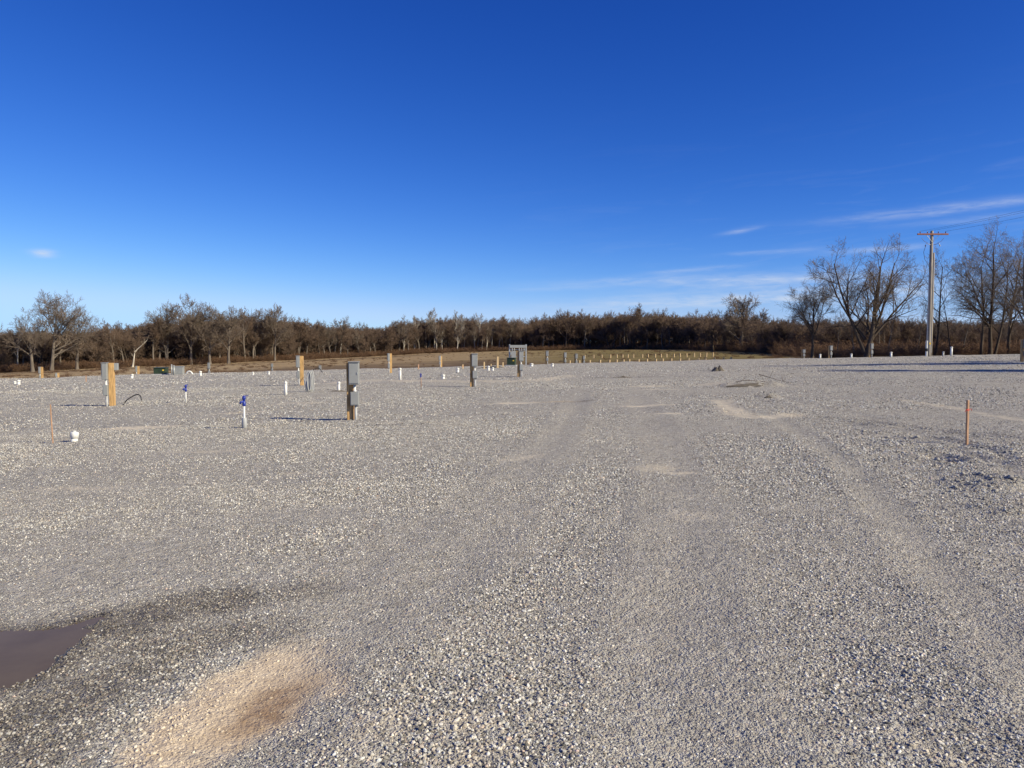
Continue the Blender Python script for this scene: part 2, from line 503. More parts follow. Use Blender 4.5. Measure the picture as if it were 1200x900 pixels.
M['crossarm'] = simple('reddish_crossarm', (.26, .11, .075), .85, .3, 4, stretch=(1, 8, 8), bscale=12, bump=.4)
M['yellow'] = simple('yellow_tag', (.75, .5, .05), .6, .15, 10)
M['glass_ins'] = simple('brown_porcelain', (.10, .04, .025), .25, .2, 6, bump=0)
M['bark'] = simple('grey_bark', (.145, .122, .103), .95, .40, 1.2, stretch=(3, 3, .6), bump=.8, bscale=6, spec=.1)
M['bark_d'] = simple('dark_bark', (.085, .066, .052), .95, .4, 1.2, stretch=(3, 3, .6), bump=.8, bscale=6, spec=.1)
M['bark_p'] = simple('pale_bark', (.46, .41, .34), .9, .35, .7, stretch=(2, 2, 1), bump=.4, bscale=5, c2=(.60, .55, .47), spec=.1)
M['twig'] = simple('twig_bark', (.150, .106, .080), .95, .35, .5, bump=0, spec=.1)
M['twig_g'] = simple('grey_twig_bark', (.165, .130, .104), .95, .35, .5, bump=0, spec=.1)
M['twig_p'] = simple('pale_twig_bark', (.27, .235, .20), .95, .3, .5, bump=0, spec=.1)
M['brush'] = simple('reddish_brush', (.135, .078, .052), .95, .45, .25, bump=0, c2=(.22, .145, .10), spec=.1)
M['leaf'] = simple('dead_leaves', (.165, .092, .052), .95, .4, .6, bump=0, spec=.1)
M['drygrass'] = simple('dry_grass', (.27, .20, .10), .95, .35, 1.0, bump=0, spec=.1)
M['dirt'] = simple('dark_soil', (.13, .115, .098), .95, .4, 3, bump=.9, bscale=18, spec=.1)

# gravel sheet
def gravel_mat():
    m, t, b = new_mat('crushed_stone_surface')
    pos = t.n('ShaderNodeNewGeometry').outputs['Position']
    def attr(n):
        a = t.n('ShaderNodeAttribute'); a.attribute_name = n; return a.outputs['Fac']
    sand, wet, mud, fines = attr('sand'), attr('wet'), attr('mud'), attr('fines')
    v1 = t.voronoi(pos, 62); v2 = t.voronoi(pos, 140); v3 = t.voronoi(pos, 24)
    def cellval(vn):
        s = t.n('ShaderNodeSeparateColor'); t.link(vn.outputs['Color'], s.inputs[0]); return s
    s1, s2, s3 = cellval(v1), cellval(v2), cellval(v3)
    greys = [(0, (.10, .097, .09)), (.3, (.28, .268, .243)), (.6, (.42, .404, .368)), (.85, (.52, .502, .46)), (1, (.68, .66, .61))]
    c1 = t.ramp(s1.outputs[0], greys); c2 = t.ramp(s2.outputs[0], greys); c3 = t.ramp(s3.outputs[1], greys)
    c = t.mix(t.math('MULTIPLY', fines, .8), c1, c2)
    c = t.mix(.30, c, c3)
    tint = t.ramp(s1.outputs[2], [(.0, (.95, .98, 1.04)), (.5, (1, 1, 1)), (.85, (1.05, 1, .94)), (1, (1.06, .93, .88))])
    c = t.mix(1, c, tint, 'MULTIPLY')
    # clumps and broad variation in how dusty the stone is
    cl = t.ramp(t.noise(pos, 7, 2, .7), [(.30, .80), (.70, 1.18)])
    c = t.mix(1, c, cl, 'MULTIPLY')
    br = t.ramp(t.noise(pos, .45, 3, .6), [(.3, (.90, .90, .92)), (.7, (1.08, 1.07, 1.04))])
    c = t.mix(1, c, br, 'MULTIPLY')
    dust = t.mix(t.noise(pos, 30, 1, .6), (.39, .362, .315), (.46, .43, .38))
    c = t.mix(t.math('MULTIPLY', fines, .36), c, dust)
    sn = t.noise(pos, 22, 2, .65)
    sandc = t.ramp(sn, [(.25, (.54, .46, .345)), (.75, (.70, .63, .50))])
    c = t.mix(t.math('MULTIPLY', sand, t.ramp(t.noise(pos, 6, 4, .75), [(.38, .25), (.58, 1.0)])), c, sandc)
    mudc = t.ramp(t.noise(pos, 14, 6, .7), [(.25, (.46, .36, .25)), (.75, (.66, .56, .43))])
    c = t.mix(t.math('MULTIPLY', mud, .92), c, mudc)
    wetc = t.mix(1, c, t.mix(mud, (.34, .31, .28), (.38, .27, .18)), 'MULTIPLY')
    wf = t.math('MULTIPLY', wet, t.ramp(t.noise(pos, 9, 3, .7), [(.3, .6), (.6, 1.0)]))
    c = t.mix(wf, c, wetc)
    t.link(c, b.inputs['Base Color'])
    t.link(t.math('SUBTRACT', .95, t.math('MULTIPLY', wet, .42)), b.inputs['Roughness'])
    b.inputs['Specular IOR Level'].default_value = .25
    h1 = t.math('MULTIPLY', t.math('SUBTRACT', 1.0, v1.outputs['Distance']), t.math('ADD', .4, s1.outputs[1]))
    h2 = t.math('MULTIPLY', t.math('SUBTRACT', 1.0, v2.outputs['Distance']), .5)
    h3 = t.math('MULTIPLY', t.math('SUBTRACT', 1.0, v3.outputs['Distance']), t.math('MULTIPLY', s3.outputs[0], 1.6))
    hh = t.math('ADD', t.math('ADD', h1, h2), h3)
    soft = t.math('SUBTRACT', 1.0, t.math('MULTIPLY', t.math('MAXIMUM', sand, mud), .5))
    bp = t.n('ShaderNodeBump'); bp.inputs['Distance'].default_value = .013
    t.link(t.math('MULTIPLY', soft, .95), bp.inputs['Strength'])
    t.link(hh, bp.inputs['Height']); t.link(bp.outputs[0], b.inputs['Normal'])
    return m
M['gravel'] = gravel_mat()

def stone_mat():
    m, t, b = new_mat('loose_stone')
    oi = t.n('ShaderNodeObjectInfo'); rnd = oi.outputs['Random']
    def ia(n):
        a = t.n('ShaderNodeAttribute'); a.attribute_type = 'INSTANCER'; a.attribute_name = n; return a.outputs['Fac']
    c = t.ramp(rnd, [(0, (.10, .097, .09)), (.18, (.23, .221, .203)), (.55, (.42, .405, .372)), (.82, (.55, .532, .493)), (1, (.76, .74, .69))])
    r2 = t.math('FRACT', t.math('MULTIPLY', rnd, 917.0))
    tint = t.ramp(r2, [(0, (.93, .98, 1.05)), (.5, (1, 1, 1)), (.8, (1.04, 1, .95)), (.96, (1.06, .97, .88)), (1, (1.0, .78, .72))])
    c = t.mix(1, c, tint, 'MULTIPLY')
    pos = t.n('ShaderNodeNewGeometry').outputs['Position']
    sp = t.ramp(t.noise(pos, 130, 4, .7), [(.3, .8), (.7, 1.15)])
    c = t.mix(1, c, sp, 'MULTIPLY')
    mudc = t.mix(r2, (.46, .36, .25), (.76, .67, .53))
    c = t.mix(t.math('MULTIPLY', ia('mud'), .8), c, mudc)
    wc = t.mix(1, c, (.33, .30, .265), 'MULTIPLY')
    r3 = t.math('FRACT', t.math('MULTIPLY', rnd, 331.0))
    c = t.mix(t.math('MULTIPLY', ia('wet'), t.math('POWER', r3, .4)), c, wc)
    t.link(c, b.inputs['Base Color'])
    t.link(t.math('SUBTRACT', .9, t.math('MULTIPLY', ia('wet'), .4)), b.inputs['Roughness'])
    b.inputs['Specular IOR Level'].default_value = .3
    return m
M['stone'] = stone_mat()

def field_mat():
    m, t, b = new_mat('winter_field')
    pos = t.n('ShaderNodeNewGeometry').outputs['Position']
    def attr(n):
        a = t.n('ShaderNodeAttribute'); a.attribute_name = n; return a.outputs['Fac']
    soil, green = attr('soil'), attr('green')
    mp = t.n('ShaderNodeMapping'); mp.inputs['Scale'].default_value = (.25, 1, 1); mp.inputs['Rotation'].default_value = (0, 0, R(-14)); t.link(pos, mp.inputs[0])
    n1 = t.noise(mp.outputs[0], .22, 6, .65); n2 = t.noise(pos, 2.2, 5, .7)
    dry = t.ramp(n1, [(.3, (.25, .175, .095)), (.7, (.43, .325, .19))])
    grn = t.ramp(n1, [(.3, (.135, .105, .04)), (.7, (.25, .195, .085))])
    so = t.ramp(n1, [(.3, (.085, .058, .037)), (.7, (.175, .120, .075))])
    c = t.mix(green, dry, grn)
    c = t.mix(t.math('MULTIPLY', soil, t.ramp(t.noise(mp.outputs[0], .8, 4, .7), [(.35, .65), (.6, 1.0)])), c, so)
    c = t.mix(1, c, t.ramp(n2, [(.3, .68), (.7, 1.25)]), 'MULTIPLY')
    t.link(c, b.inputs['Base Color']); b.inputs['Roughness'].default_value = .95; b.inputs['Specular IOR Level'].default_value = .1
    bp = t.n('ShaderNodeBump'); bp.inputs['Strength'].default_value = .9; bp.inputs['Distance'].default_value = .15
    t.link(t.noise(pos, 5, 5, .75), bp.inputs['Height']); t.link(bp.outputs[0], b.inputs['Normal'])
    return m
M['field'] = field_mat()

def water_mat():
    m, t, b = new_mat('muddy_water')
    pos = t.n('ShaderNodeNewGeometry').outputs['Position']
    t.link(t.ramp(t.noise(pos, 3.5, 4, .6), [(.3, (.112, .084, .050)), (.7, (.142, .108, .066))]), b.inputs['Base Color'])
    b.inputs['Roughness'].default_value = .07; b.inputs['IOR'].default_value = 1.33; b.inputs['Specular IOR Level'].default_value = .2
    bp = t.n('ShaderNodeBump'); bp.inputs['Strength'].default_value = .06; bp.inputs['Distance'].default_value = .004
    t.link(t.noise(pos, 18, 3, .5), bp.inputs['Height']); t.link(bp.outputs[0], b.inputs['Normal'])
    return m
M['water'] = water_mat()

# ------------------------------------------------------------------ ground sheets
ang = np.concatenate([np.linspace(-180, -52, 40, endpoint=False), np.linspace(-52, 52, 460, endpoint=False), np.linspace(52, 180, 40, endpoint=False)])
ang = np.radians(ang)
def edge_r(a):
    """rim of the lot as a radius round the camera's footprint, for any bearing"""
    a = np.asarray(a)
    y = np.cos(a); x = np.sin(a)
    px = np.clip(600 + 900 * np.where(y > .2, x / np.maximum(y, .2), np.sign(x) * 5), -300, 1500)
    rf = edge_Y(px) / np.maximum(y, .2)
    return np.where(np.abs(a) < R(50), np.minimum(rf, 105), 0) + np.where(np.abs(a) >= R(50), np.interp(np.abs(a), [R(50), R(90), R(180)], [95, 70, 50]), 0)
er = edge_r(ang)
def polar(name, rr, zfun, close_center=True, attrs=None):
    """rr (rows, cols) radii"""
    n_r, n_a = rr.shape
    X = rr * np.sin(ang)[None]; Y = rr * np.cos(ang)[None]
    Z, at_ = zfun(X, Y)
    V = np.stack([X, Y, Z], -1).reshape(-1, 3)
    i = np.arange(n_r - 1)[:, None]; j = np.arange(n_a)[None]; j2 = (j + 1) % n_a
    F = np.stack([i * n_a + j, i * n_a + j2, (i + 1) * n_a + j2, (i + 1) * n_a + j], -1).reshape(-1, 4)[:, ::-1]
    fs = [F]
    if close_center:
        cidx = len(V); V = np.concatenate([V, [[0, 0, Z[0].mean()]]])
        jj = np.arange(n_a)
        fs.append(np.stack([np.full(n_a, cidx), (jj + 1) % n_a, jj], -1))
    me = mesh_np(name, V, fs, True)
    for k, v in at_.items():
        a = me.attributes.new(k, 'FLOAT', 'POINT'); d = np.zeros(len(V), np.float32); d[:v.size] = v.ravel(); a.data.foreach_set('value', d)
    return me
near = np.concatenate([[.4, .9], np.geomspace(1.4, 26, 300)])
far = np.linspace(0, 1, 75)[1:]
rr = np.concatenate([np.repeat(near[:, None], len(ang), 1), 26 + far[:, None] * (er[None] + 2.0 - 26)])
def lot_fun(X, Y):
    m = lot_masks(X, Y)
    return lot_z(X, Y, m), {k: m[k] for k in ('sand', 'wet', 'mud', 'fines')}
lot = link_mesh('gravel_lot', polar('gravel_lot', rr, lot_fun), M['gravel'])
tag(lot, kind='structure')

fr = np.concatenate([np.array([-9, -5, -2])[:, None] + er[None], er[None] + np.concatenate([np.linspace(0, 200, 110), np.geomspace(215, 3500, 24)])[:, None]])
def field_fun(X, Y):
    Yc = np.maximum(Y, 15)
    px = np.clip(600 + 900 * X / Yc, -300, 1500)
    t = (Y - edge_Y(px)) / (tree_Y(px) - edge_Y(px))
    z = field_z(X, Y)
    z = np.where(Y < 15, plane(X, Y) - .6, z) - .30 * (1 - sstep(-4, 0, np.hypot(X, Y) - edge_r(np.arctan2(X, Y))))
    r = np.hypot(X, Y)
    z = z + 6 * fbm(X / 300, Y / 300, 3, 4) * sstep(350, 900, r)
    nn = fbm(X / 25, Y / 12, 3, 70) * .35
    soil = (1 - sstep(.20, .36, t + nn * .6)) * (1 - sstep(560, 640, px)) + .55 * (1 - sstep(.10, .24, t + nn * .5)) * sstep(560, 640, px)
    soil = np.maximum(soil, .9 * np.exp(-((t - .78 - nn * .2) / .07) ** 2) * (1 - sstep(480, 560, px)))
    soil = np.maximum(soil, .55 * sstep(880, 950, px))
    green = sstep(480, 720, px) * (1 - .5 * sstep(.75, 1.0, t))
    return z, dict(soil=np.clip(soil, 0, 1), green=np.clip(green, 0, 1))
fld = link_mesh('field', polar('field', fr, field_fun, close_center=False), M['field'])
tag(fld, kind='structure')

def sheet(name, pts, z):
    bm = bpy.data.meshes.new(name)
    bm.from_pydata([(x, y, z) for x, y in pts], [], [tuple(range(len(pts)))])
    bm.materials.append(M['water'])
    o = link_mesh(name, bm); tag(o, kind='structure'); return o
def grow_poly(poly, d):
    cx = sum(p[0] for p in poly) / len(poly); cy = sum(p[1] for p in poly) / len(poly)
    return [(cx + (x - cx) * (1 + d), cy + (y - cy) * (1 + d)) for x, y in poly]
pp = spline(PUD + [PUD[0]], 4)[:-1]
ar = sum(pp[i][0] * pp[(i + 1) % len(pp)][1] - pp[(i + 1) % len(pp)][0] * pp[i][1] for i in range(len(pp)))
if ar < 0: pp = pp[::-1]
sheet('puddle', grow_poly(pp, .06), PUD_Z)
for e in PUD2:
    rim = []
    for k in range(28):
        a = 2 * math.pi * k / 28; q = 1.0 + .12 * math.sin(3 * a + 1) + .08 * math.sin(5 * a)
        rim.append((e[0] + e[2] * q * math.cos(a), e[1] + e[3] * q * math.sin(a)))
    zc = min(gz(x, y) for x, y in rim + [(e[0], e[1])])
    sheet('puddle', rim, gz(e[0], e[1]) + .022)

# ------------------------------------------------------------------ loose stones (instanced, uncountable)
rng = np.random.default_rng(7)
def scatter(y0, y1, dens, smin, smax, power, margin=1.3, keep=None):
    """random points in the wedge the lot shows between two distances, crushed stone sizes"""
    A = .74 * (y1 ** 2 - y0 ** 2) + 2 * margin * (y1 - y0)
    n = int(A * dens)
    yy = y0 + (y1 - y0) * rng.random(int(n * 2.2)); 
    wgt = (.74 * yy + margin) / (.74 * y1 + margin)
    yy = yy[rng.random(len(yy)) < wgt][:n]
    xx = (rng.random(len(yy)) * 2 - 1) * (.74 * yy + margin)
    s = smin + (smax - smin) * rng.random(len(yy)) ** power
    return xx, yy, s
chunks = [scatter(2.1, 5.0, 6600, .0024, .0098, 2.5), scatter(5.0, 9, 2800, .0030, .0105, 2.2), scatter(9, 16, 950, .0048, .0125, 1.9),
          scatter(16, 32, 165, .009, .018, 1.6), scatter(32, 62, 22, .015, .030, 1.6)]
X = np.concatenate([c[0] for c in chunks]); Y = np.concatenate([c[1] for c in chunks]); S = np.concatenate([c[2] for c in chunks])
mk = lot_masks(X, Y)
prob = 1 - .52 * np.clip(mk['fines'] * 1.05, 0, 1) - .85 * mk['sand'] - .42 * mk['mud'] + .35 * mk['wet'] * (1 - mk['mud'])
S = S * (1 - .42 * mk['fines'] + .12 * (1 - mk['fines']))
rough = np.exp(-(((X - 5.6) / 2.4) ** 2 + ((Y - 8.8) / 2.6) ** 2))
S = S * (1 + .45 * rough); prob = prob + .4 * rough
keep = (rng.random(len(X)) < prob) & (mk['pud'] > .02 - .16 * rng.random(len(X)) ** 4) & (edge_Y(600 + 900 * X / Y) > Y + 1)
X, Y, S = X[keep], Y[keep], S[keep]
mk = {k: v[keep] for k, v in mk.items()}
Z = lot_z(X, Y, mk) + S * (.18 - .35 * mk['fines'] * rng.random(len(X)))
n = len(X)
me = bpy.data.meshes.new('loose_gravel'); me.vertices.add(n)
me.vertices.foreach_set('co', np.stack([X, Y, Z], -1).astype(np.float32).ravel())
sc = np.stack([S * rng.uniform(.85, 1.45, n), S * rng.uniform(.7, 1.05, n), S * rng.uniform(.5, .95, n)], -1).astype(np.float32)
ro = np.stack([rng.normal(0, .45, n), rng.normal(0, .45, n), rng.random(n) * 6.283], -1).astype(np.float32)
for nm, dat in (('sscale', sc), ('srot', ro)):
    a = me.attributes.new(nm, 'FLOAT_VECTOR', 'POINT'); a.data.foreach_set('vector', dat.ravel())
for nm, dat in (('mud', np.maximum(mk['mud'], mk['sand'] * .7)), ('wet', mk['wet'])):
    a = me.attributes.new(nm, 'FLOAT', 'POINT'); a.data.foreach_set('value', dat.astype(np.float32))
a = me.attributes.new('kindno', 'INT', 'POINT'); a.data.foreach_set('value', rng.integers(0, 8, n).astype(np.int32))
gravel = link_mesh('loose_gravel', me)
tag(gravel, 'loose crushed grey limestone scattered over the lot', 'gravel', kind='stuff')

def gn_base(name):
    ng = bpy.data.node_groups.new(name, 'GeometryNodeTree')
    ng.interface.new_socket('Geometry', in_out='INPUT', socket_type='NodeSocketGeometry')
    ng.interface.new_socket('Geometry', in_out='OUTPUT', socket_type='NodeSocketGeometry')
    t = NT(ng); gi = t.n('NodeGroupInput'); go = t.n('NodeGroupOutput')
    return ng, t, gi, go
def named(t, nm, typ):
    a = t.n('GeometryNodeInputNamedAttribute', data_type=typ); a.inputs[0].default_value = nm; return a.outputs[0]
ng, t, gi, go = gn_base('stone_scatter')
join = t.n('GeometryNodeJoinGeometry')
for k in range(8):
    ico = t.n('GeometryNodeMeshIcoSphere'); ico.inputs['Radius'].default_value = 1; ico.inputs['Subdivisions'].default_value = 2
    rv = t.n('FunctionNodeRandomValue', data_type='FLOAT'); rv.inputs[2].default_value = .62; rv.inputs[3].default_value = 1.12; rv.inputs['Seed'].default_value = k * 13 + 2
    pn = t.n('GeometryNodeInputPosition')
    ml = t.n('ShaderNodeVectorMath', operation='SCALE'); t.link(pn.outputs[0], ml.inputs[0]); t.link(rv.outputs[1], ml.inputs['Scale'])
    sp = t.n('GeometryNodeSetPosition'); t.link(ico.outputs[0], sp.inputs['Geometry']); t.link(ml.outputs[0], sp.inputs['Position'])
    ch = t.n('GeometryNodeConvexHull'); t.link(sp.outputs[0], ch.inputs[0])
    sm = t.n('GeometryNodeSetMaterial'); sm.inputs['Material'].default_value = M['stone']; t.link(ch.outputs[0], sm.inputs[0])
    g2 = t.n('GeometryNodeGeometryToInstance'); t.link(sm.outputs[0], g2.inputs[0])
    t.link(g2.outputs[0], join.inputs[0])
iop = t.n('GeometryNodeInstanceOnPoints')
t.link(gi.outputs[0], iop.inputs['Points']); t.link(join.outputs[0], iop.inputs['Instance'])
iop.inputs['Pick Instance'].default_value = True
t.link(named(t, 'kindno', 'INT'), iop.inputs['Instance Index'])
t.link(named(t, 'srot', 'FLOAT_VECTOR'), iop.inputs['Rotation'])
t.link(named(t, 'sscale', 'FLOAT_VECTOR'), iop.inputs['Scale'])
t.link(iop.outputs[0], go.inputs[0])
gravel.modifiers.new('scatter', 'NODES').node_group = ng
print('stones', n)

# ------------------------------------------------------------------ bare trees
def tubes(paths, radii, sides):
    """paths (B,k,3), radii (B,k) -> verts, quads"""
    B, k, _ = paths.shape
    tan = np.gradient(paths, axis=1)
    tan /= np.linalg.norm(tan, axis=2, keepdims=True) + 1e-9
    ref = np.where(np.abs(tan[:, :1, 2:3]) > .8, np.array([[[1., 0, 0]]]), np.array([[[0, 0, 1.]]]))
    a = np.cross(tan, ref); a /= np.linalg.norm(a, axis=2, keepdims=True) + 1e-9
    b = np.cross(tan, a)
    th = np.arange(sides) * 2 * math.pi / sides
    ring = paths[:, :, None] + radii[:, :, None, None] * (a[:, :, None] * np.cos(th)[None, None, :, None] + b[:, :, None] * np.sin(th)[None, None, :, None])
    V = ring.reshape(-1, 3)
    base = (np.arange(B) * k * sides)[:, None, None]
    i = np.arange(k - 1)[None, :, None] * sides; j = np.arange(sides)[None, None]; j2 = (j + 1) % sides
    F = np.stack([base + i + j, base + i + j2, base + i + sides + j2, base + i + sides + j], -1).reshape(-1, 4)
    return V, F

def interp_paths(paths, radii, t):
    """t (B,n) in 0..1 -> positions, tangents, radii (B,n,..)"""
    B, k, _ = paths.shape
    f = np.clip(t, 0, .9999) * (k - 1); i = f.astype(int); q = f - i
    bi = np.arange(B)[:, None]
    p0 = paths[bi, i]; p1 = paths[bi, i + 1]
    return p0 + (p1 - p0) * q[..., None], p1 - p0, radii[bi, i] * (1 - q) + radii[bi, i + 1] * q

def unit(v): return v / (np.linalg.norm(v, axis=-1, keepdims=True) + 1e-9)

def branch_paths(g, p, d, L, k, up, wob):
    """curved polylines from p along d of length L"""
    n_ = len(p); out = np.zeros((n_, k, 3)); out[:, 0] = p
    cur = d.copy()
    for s in range(1, k):
        cur = unit(cur + np.array([0, 0, up]) / (k - 1) + g.normal(0, wob, (n_, 3)))
        out[:, s] = out[:, s - 1] + cur * (L / (k - 1))[:, None]
    return out

def tree_geo(seed, H, trunk_r, stems, levels, env, twig_r=.012, trunk_frac=.55, trunk_wob=.05, lean=(0, 0)):
    """stems: list of directions/lengths leaving the ground; levels: (n, a0, a1, ratio, t0, k, up, wob, sides)
    env: (cx, cy, cz, rx, ry, rz) crown outline.  returns trunk (V,F), crown (V,F)"""
    g = np.random.default_rng(seed)
    c = np.array(env[:3]); rad = np.array(env[3:])
    st_p = np.array([s[0] for s in stems], float); st_d = unit(np.array([s[1] for s in stems], float)); st_L = np.array([s[2] for s in stems], float)
    st_r = np.array([s[3] for s in stems], float) * trunk_r
    k0 = 8
    paths = branch_paths(g, st_p, st_d, st_L, k0, .25, trunk_wob)
    tt = np.linspace(0, 1, k0)
    radii = st_r[:, None] * (1 - .72 * tt ** .9)[None]
    radii[:, 0] *= 1.35
    groups = [(paths, radii, 7)]
    cur, cr, cL = paths, radii, st_L
    for li, (n_, a0, a1, ratio, t0, k, up, wob, sides) in enumerate(levels):
        B = len(cur)
        t_ = t0 + (1 - t0) * (np.arange(n_)[None] + g.random((B, n_))) / n_
        t_[:, -1] = .985
        p, tan, r = interp_paths(cur, cr, t_)
        tan = unit(tan)
        ref = unit(g.normal(0, 1, tan.shape)); side = unit(np.cross(tan, ref))
        an = np.radians(g.uniform(a0, a1, t_.shape)); an[:, -1] *= .45
        d = unit(tan * np.cos(an)[..., None] + side * np.sin(an)[..., None])
        d = unit(d + np.array([0, 0, .12]))
        L = cL[:, None] * ratio * (1.15 - .55 * t_) * g.uniform(.75, 1.2, t_.shape)
        p = p.reshape(-1, 3); d = d.reshape(-1, 3); L = L.ravel()
        # keep inside the crown outline
        e = p + d * L[:, None]
        q = np.linalg.norm((e - c) / rad, axis=1)
        L = np.where(q > 1, L / q ** 1.2, L)
        qq = np.linalg.norm((p - c) / rad, axis=1)
        L = np.where(qq > 1.08, L * .55, L)
        L = np.maximum(L, .12)
        rb = np.minimum(r.ravel() * .62, .022 * L + twig_r * .6)
        rb = np.maximum(rb, twig_r)
        pth = branch_paths(g, p, d, L, k, up, wob)
        rd = rb[:, None] * (1 - .7 * np.linspace(0, 1, k))[None]
        rd = np.maximum(rd, twig_r * .55)
        groups.append((pth, rd, sides))
        cur, cr, cL = pth, rd, L
    def join_(gs):
        Vs, Fs, b = [], [], 0
        for p_, r_, s_ in gs:
            V, F = tubes(p_, r_, s_); Vs.append(V); Fs.append(F + b); b += len(V)
        return np.concatenate(Vs), np.concatenate(Fs)
    return join_(groups[:2]), join_(groups[2:])

def make_tree(name, geo, bark, twig, loc, rz=0.0, scale=1.0):
    (tv, tf), (cv, cf) = geo
    root = empty(name, loc, rz); root.scale = (scale,) * 3
    link_mesh('trunk', mesh_np('trunk', tv, tf, True), bark, root)
    link_mesh('crown', mesh_np('crown', cv, cf, False), twig, root)
    return root

def lv(*n_, a=(34, 68), ratio=(.70, .60, .56, .58), t0=(.35, .18, .12, .1), up=(.30, .22, .12, .08), wob=(.10, .13, .16, .18), ks=(6, 4, 3, 2), sides=(5, 4, 3, 3)):
    return [(n_[i], a[0], a[1], ratio[i], t0[i], ks[i], up[i], wob[i], sides[i]) for i in range(len(n_))]

# nominal 10 m high shapes for the woodland edge
def dome(seed, fork=.42, wide=4.6, twig=.020, n=(9, 7, 6, 6)):
    return tree_geo(seed, 10, .27, [((0, 0, -.3), (random.Random(seed).uniform(-.06, .06), 0, 1), 6.4, 1.0)], lv(*n, t0=(fork, .2, .12, .1)), (0, 0, 6.0, wide, wide, 4.1), twig)
def slim(seed, wide=2.4, twig=.019, n=(10, 7, 6, 5)):
    return tree_geo(seed, 10, .20, [((0, 0, -.3), (random.Random(seed).uniform(-.05, .05), 0, 1), 6.9, 1.0)], lv(*n, a=(30, 60), ratio=(.46, .62, .6, .6), t0=(.34, .2, .12, .1), up=(.5, .3, .15, .05)), (0, 0, 6.4, wide * 1.2, wide * 1.2, 3.6), twig)
def bushy(seed, wide=3.6, twig=.020, n=(9, 7, 6, 5)):
    r_ = random.Random(seed)
    st = [((r_.uniform(-.3, .3), r_.uniform(-.3, .3), -.2), (r_.uniform(-.35, .35), r_.uniform(-.35, .35), 1), r_.uniform(4.4, 6.2), r_.uniform(.6, .9)) for _ in range(3)]
    return tree_geo(seed, 10, .17, st, lv(n[0] - 3, n[1], n[2], n[3], ratio=(.62, .62, .58, .6), t0=(.22, .2, .12, .1)), (0, 0, 5.4, wide, wide, 4.6), twig)
WOOD = 'bare woodland trees beyond the field'
random.seed(5)
TOP_PX = [-200, 0, 20, 50, 90, 118, 140, 170, 200, 225, 260, 300, 330, 380, 430, 470, 500, 550, 600, 650, 700, 740, 800, 840, 868, 900, 930, 1000, 1080, 1200, 1400]
TOP_Y = [385, 390, 388, 386, 386, 384, 382, 378, 370, 366, 370, 372, 372, 379, 381, 377, 372, 371, 375, 372, 372, 368, 369, 370, 372, 374, 376, 372, 374, 374, 374]
def wood_h(px, Y): return (1.06 + .10 * sstep(550, 700, np.float64(px))) * (P(px, TR_PX, TR_B) - P(px, TOP_PX, TOP_Y)) * Y / 900
variants = []
defs = [(dome(11), 'bark', 'twig'), (dome(12, .3, 5.0), 'bark_d', 'twig'), (slim(13), 'bark', 'twig_g'), (bushy(14), 'bark_d', 'twig'), (slim(15, 2.8), 'bark_p', 'twig_g'),
        (dome(16, .5, 4.0), 'bark', 'twig'), (bushy(17, 4.2), 'bark_d', 'twig'), (slim(18, 2.0), 'bark', 'twig')]
LABEL = {'bark': 'bare grey-barked tree in the long woodland edge beyond the field', 'bark_d': 'bare dark-barked bushy tree in the long woodland edge beyond the field',
         'bark_p': 'slender pale-barked tree in the long woodland edge beyond the field'}
spots = []
px = -60.0
while px < 925:
    u = random.random()
    if 470 < px < 590 and u < .55: k = 4
    elif u < .05: k = 4
    else: k = random.choice((0, 1, 2, 3, 5, 6, 7, 0, 3, 6))
    Yd = float(tree_Y(px)) + random.uniform(0, 7)
    spots.append((px, Yd, k, wood_h(px, Yd) * random.uniform(.70, 1.20) * (1.06 if k in (2, 4, 7) else 1)))
    px += random.uniform(4.5, 8.5)
for (px, Yd, k, h) in spots:
    x, y = at_depth(px, Yd); z = fz(x, y)
    geo, bk, tw = defs[k]
    first = [v for v in variants if v[0] == k]
    if not first:
        o = make_tree('woodland_tree', geo, M[bk], M[tw], (x, y, z), random.uniform(0, 6.28), h / 10)
        variants.append((k, o))
    else:
        o = copy_tree(first[0][1]); o.location = (x, y, z); o.rotation_euler.z = random.uniform(0, 6.28); o.scale = (h / 10,) * 3
    tag(o, LABEL[bk], 'tree', WOOD + (' with pale bark' if bk == 'bark_p' else ' with dark bark' if bk == 'bark_d' else ''))
    o.scale = (h / 10 * random.uniform(.85, 1.2), h / 10 * random.uniform(.85, 1.2), h / 10)
RW = 'thicket trees behind the utility pole'
for i in range(46):
    px = 895 + i * 7.4 + random.uniform(-3, 3); Yd = float(tree_Y(px)) + random.uniform(-3, 9); k = random.choice((2, 3, 6, 7, 3, 7))
    x, y = at_depth(px, Yd); h = wood_h(px, Yd) * random.uniform(.7, 1.1)
    o = copy_tree([v for v in variants if v[0] == k][0][1]); o.location = (x, y, fz(x, y)); o.rotation_euler.z = random.uniform(0, 6.28); o.scale = (h / 10,) * 3
    tag(o, 'thin bare tree in the brown thicket behind the utility pole', 'tree', RW)

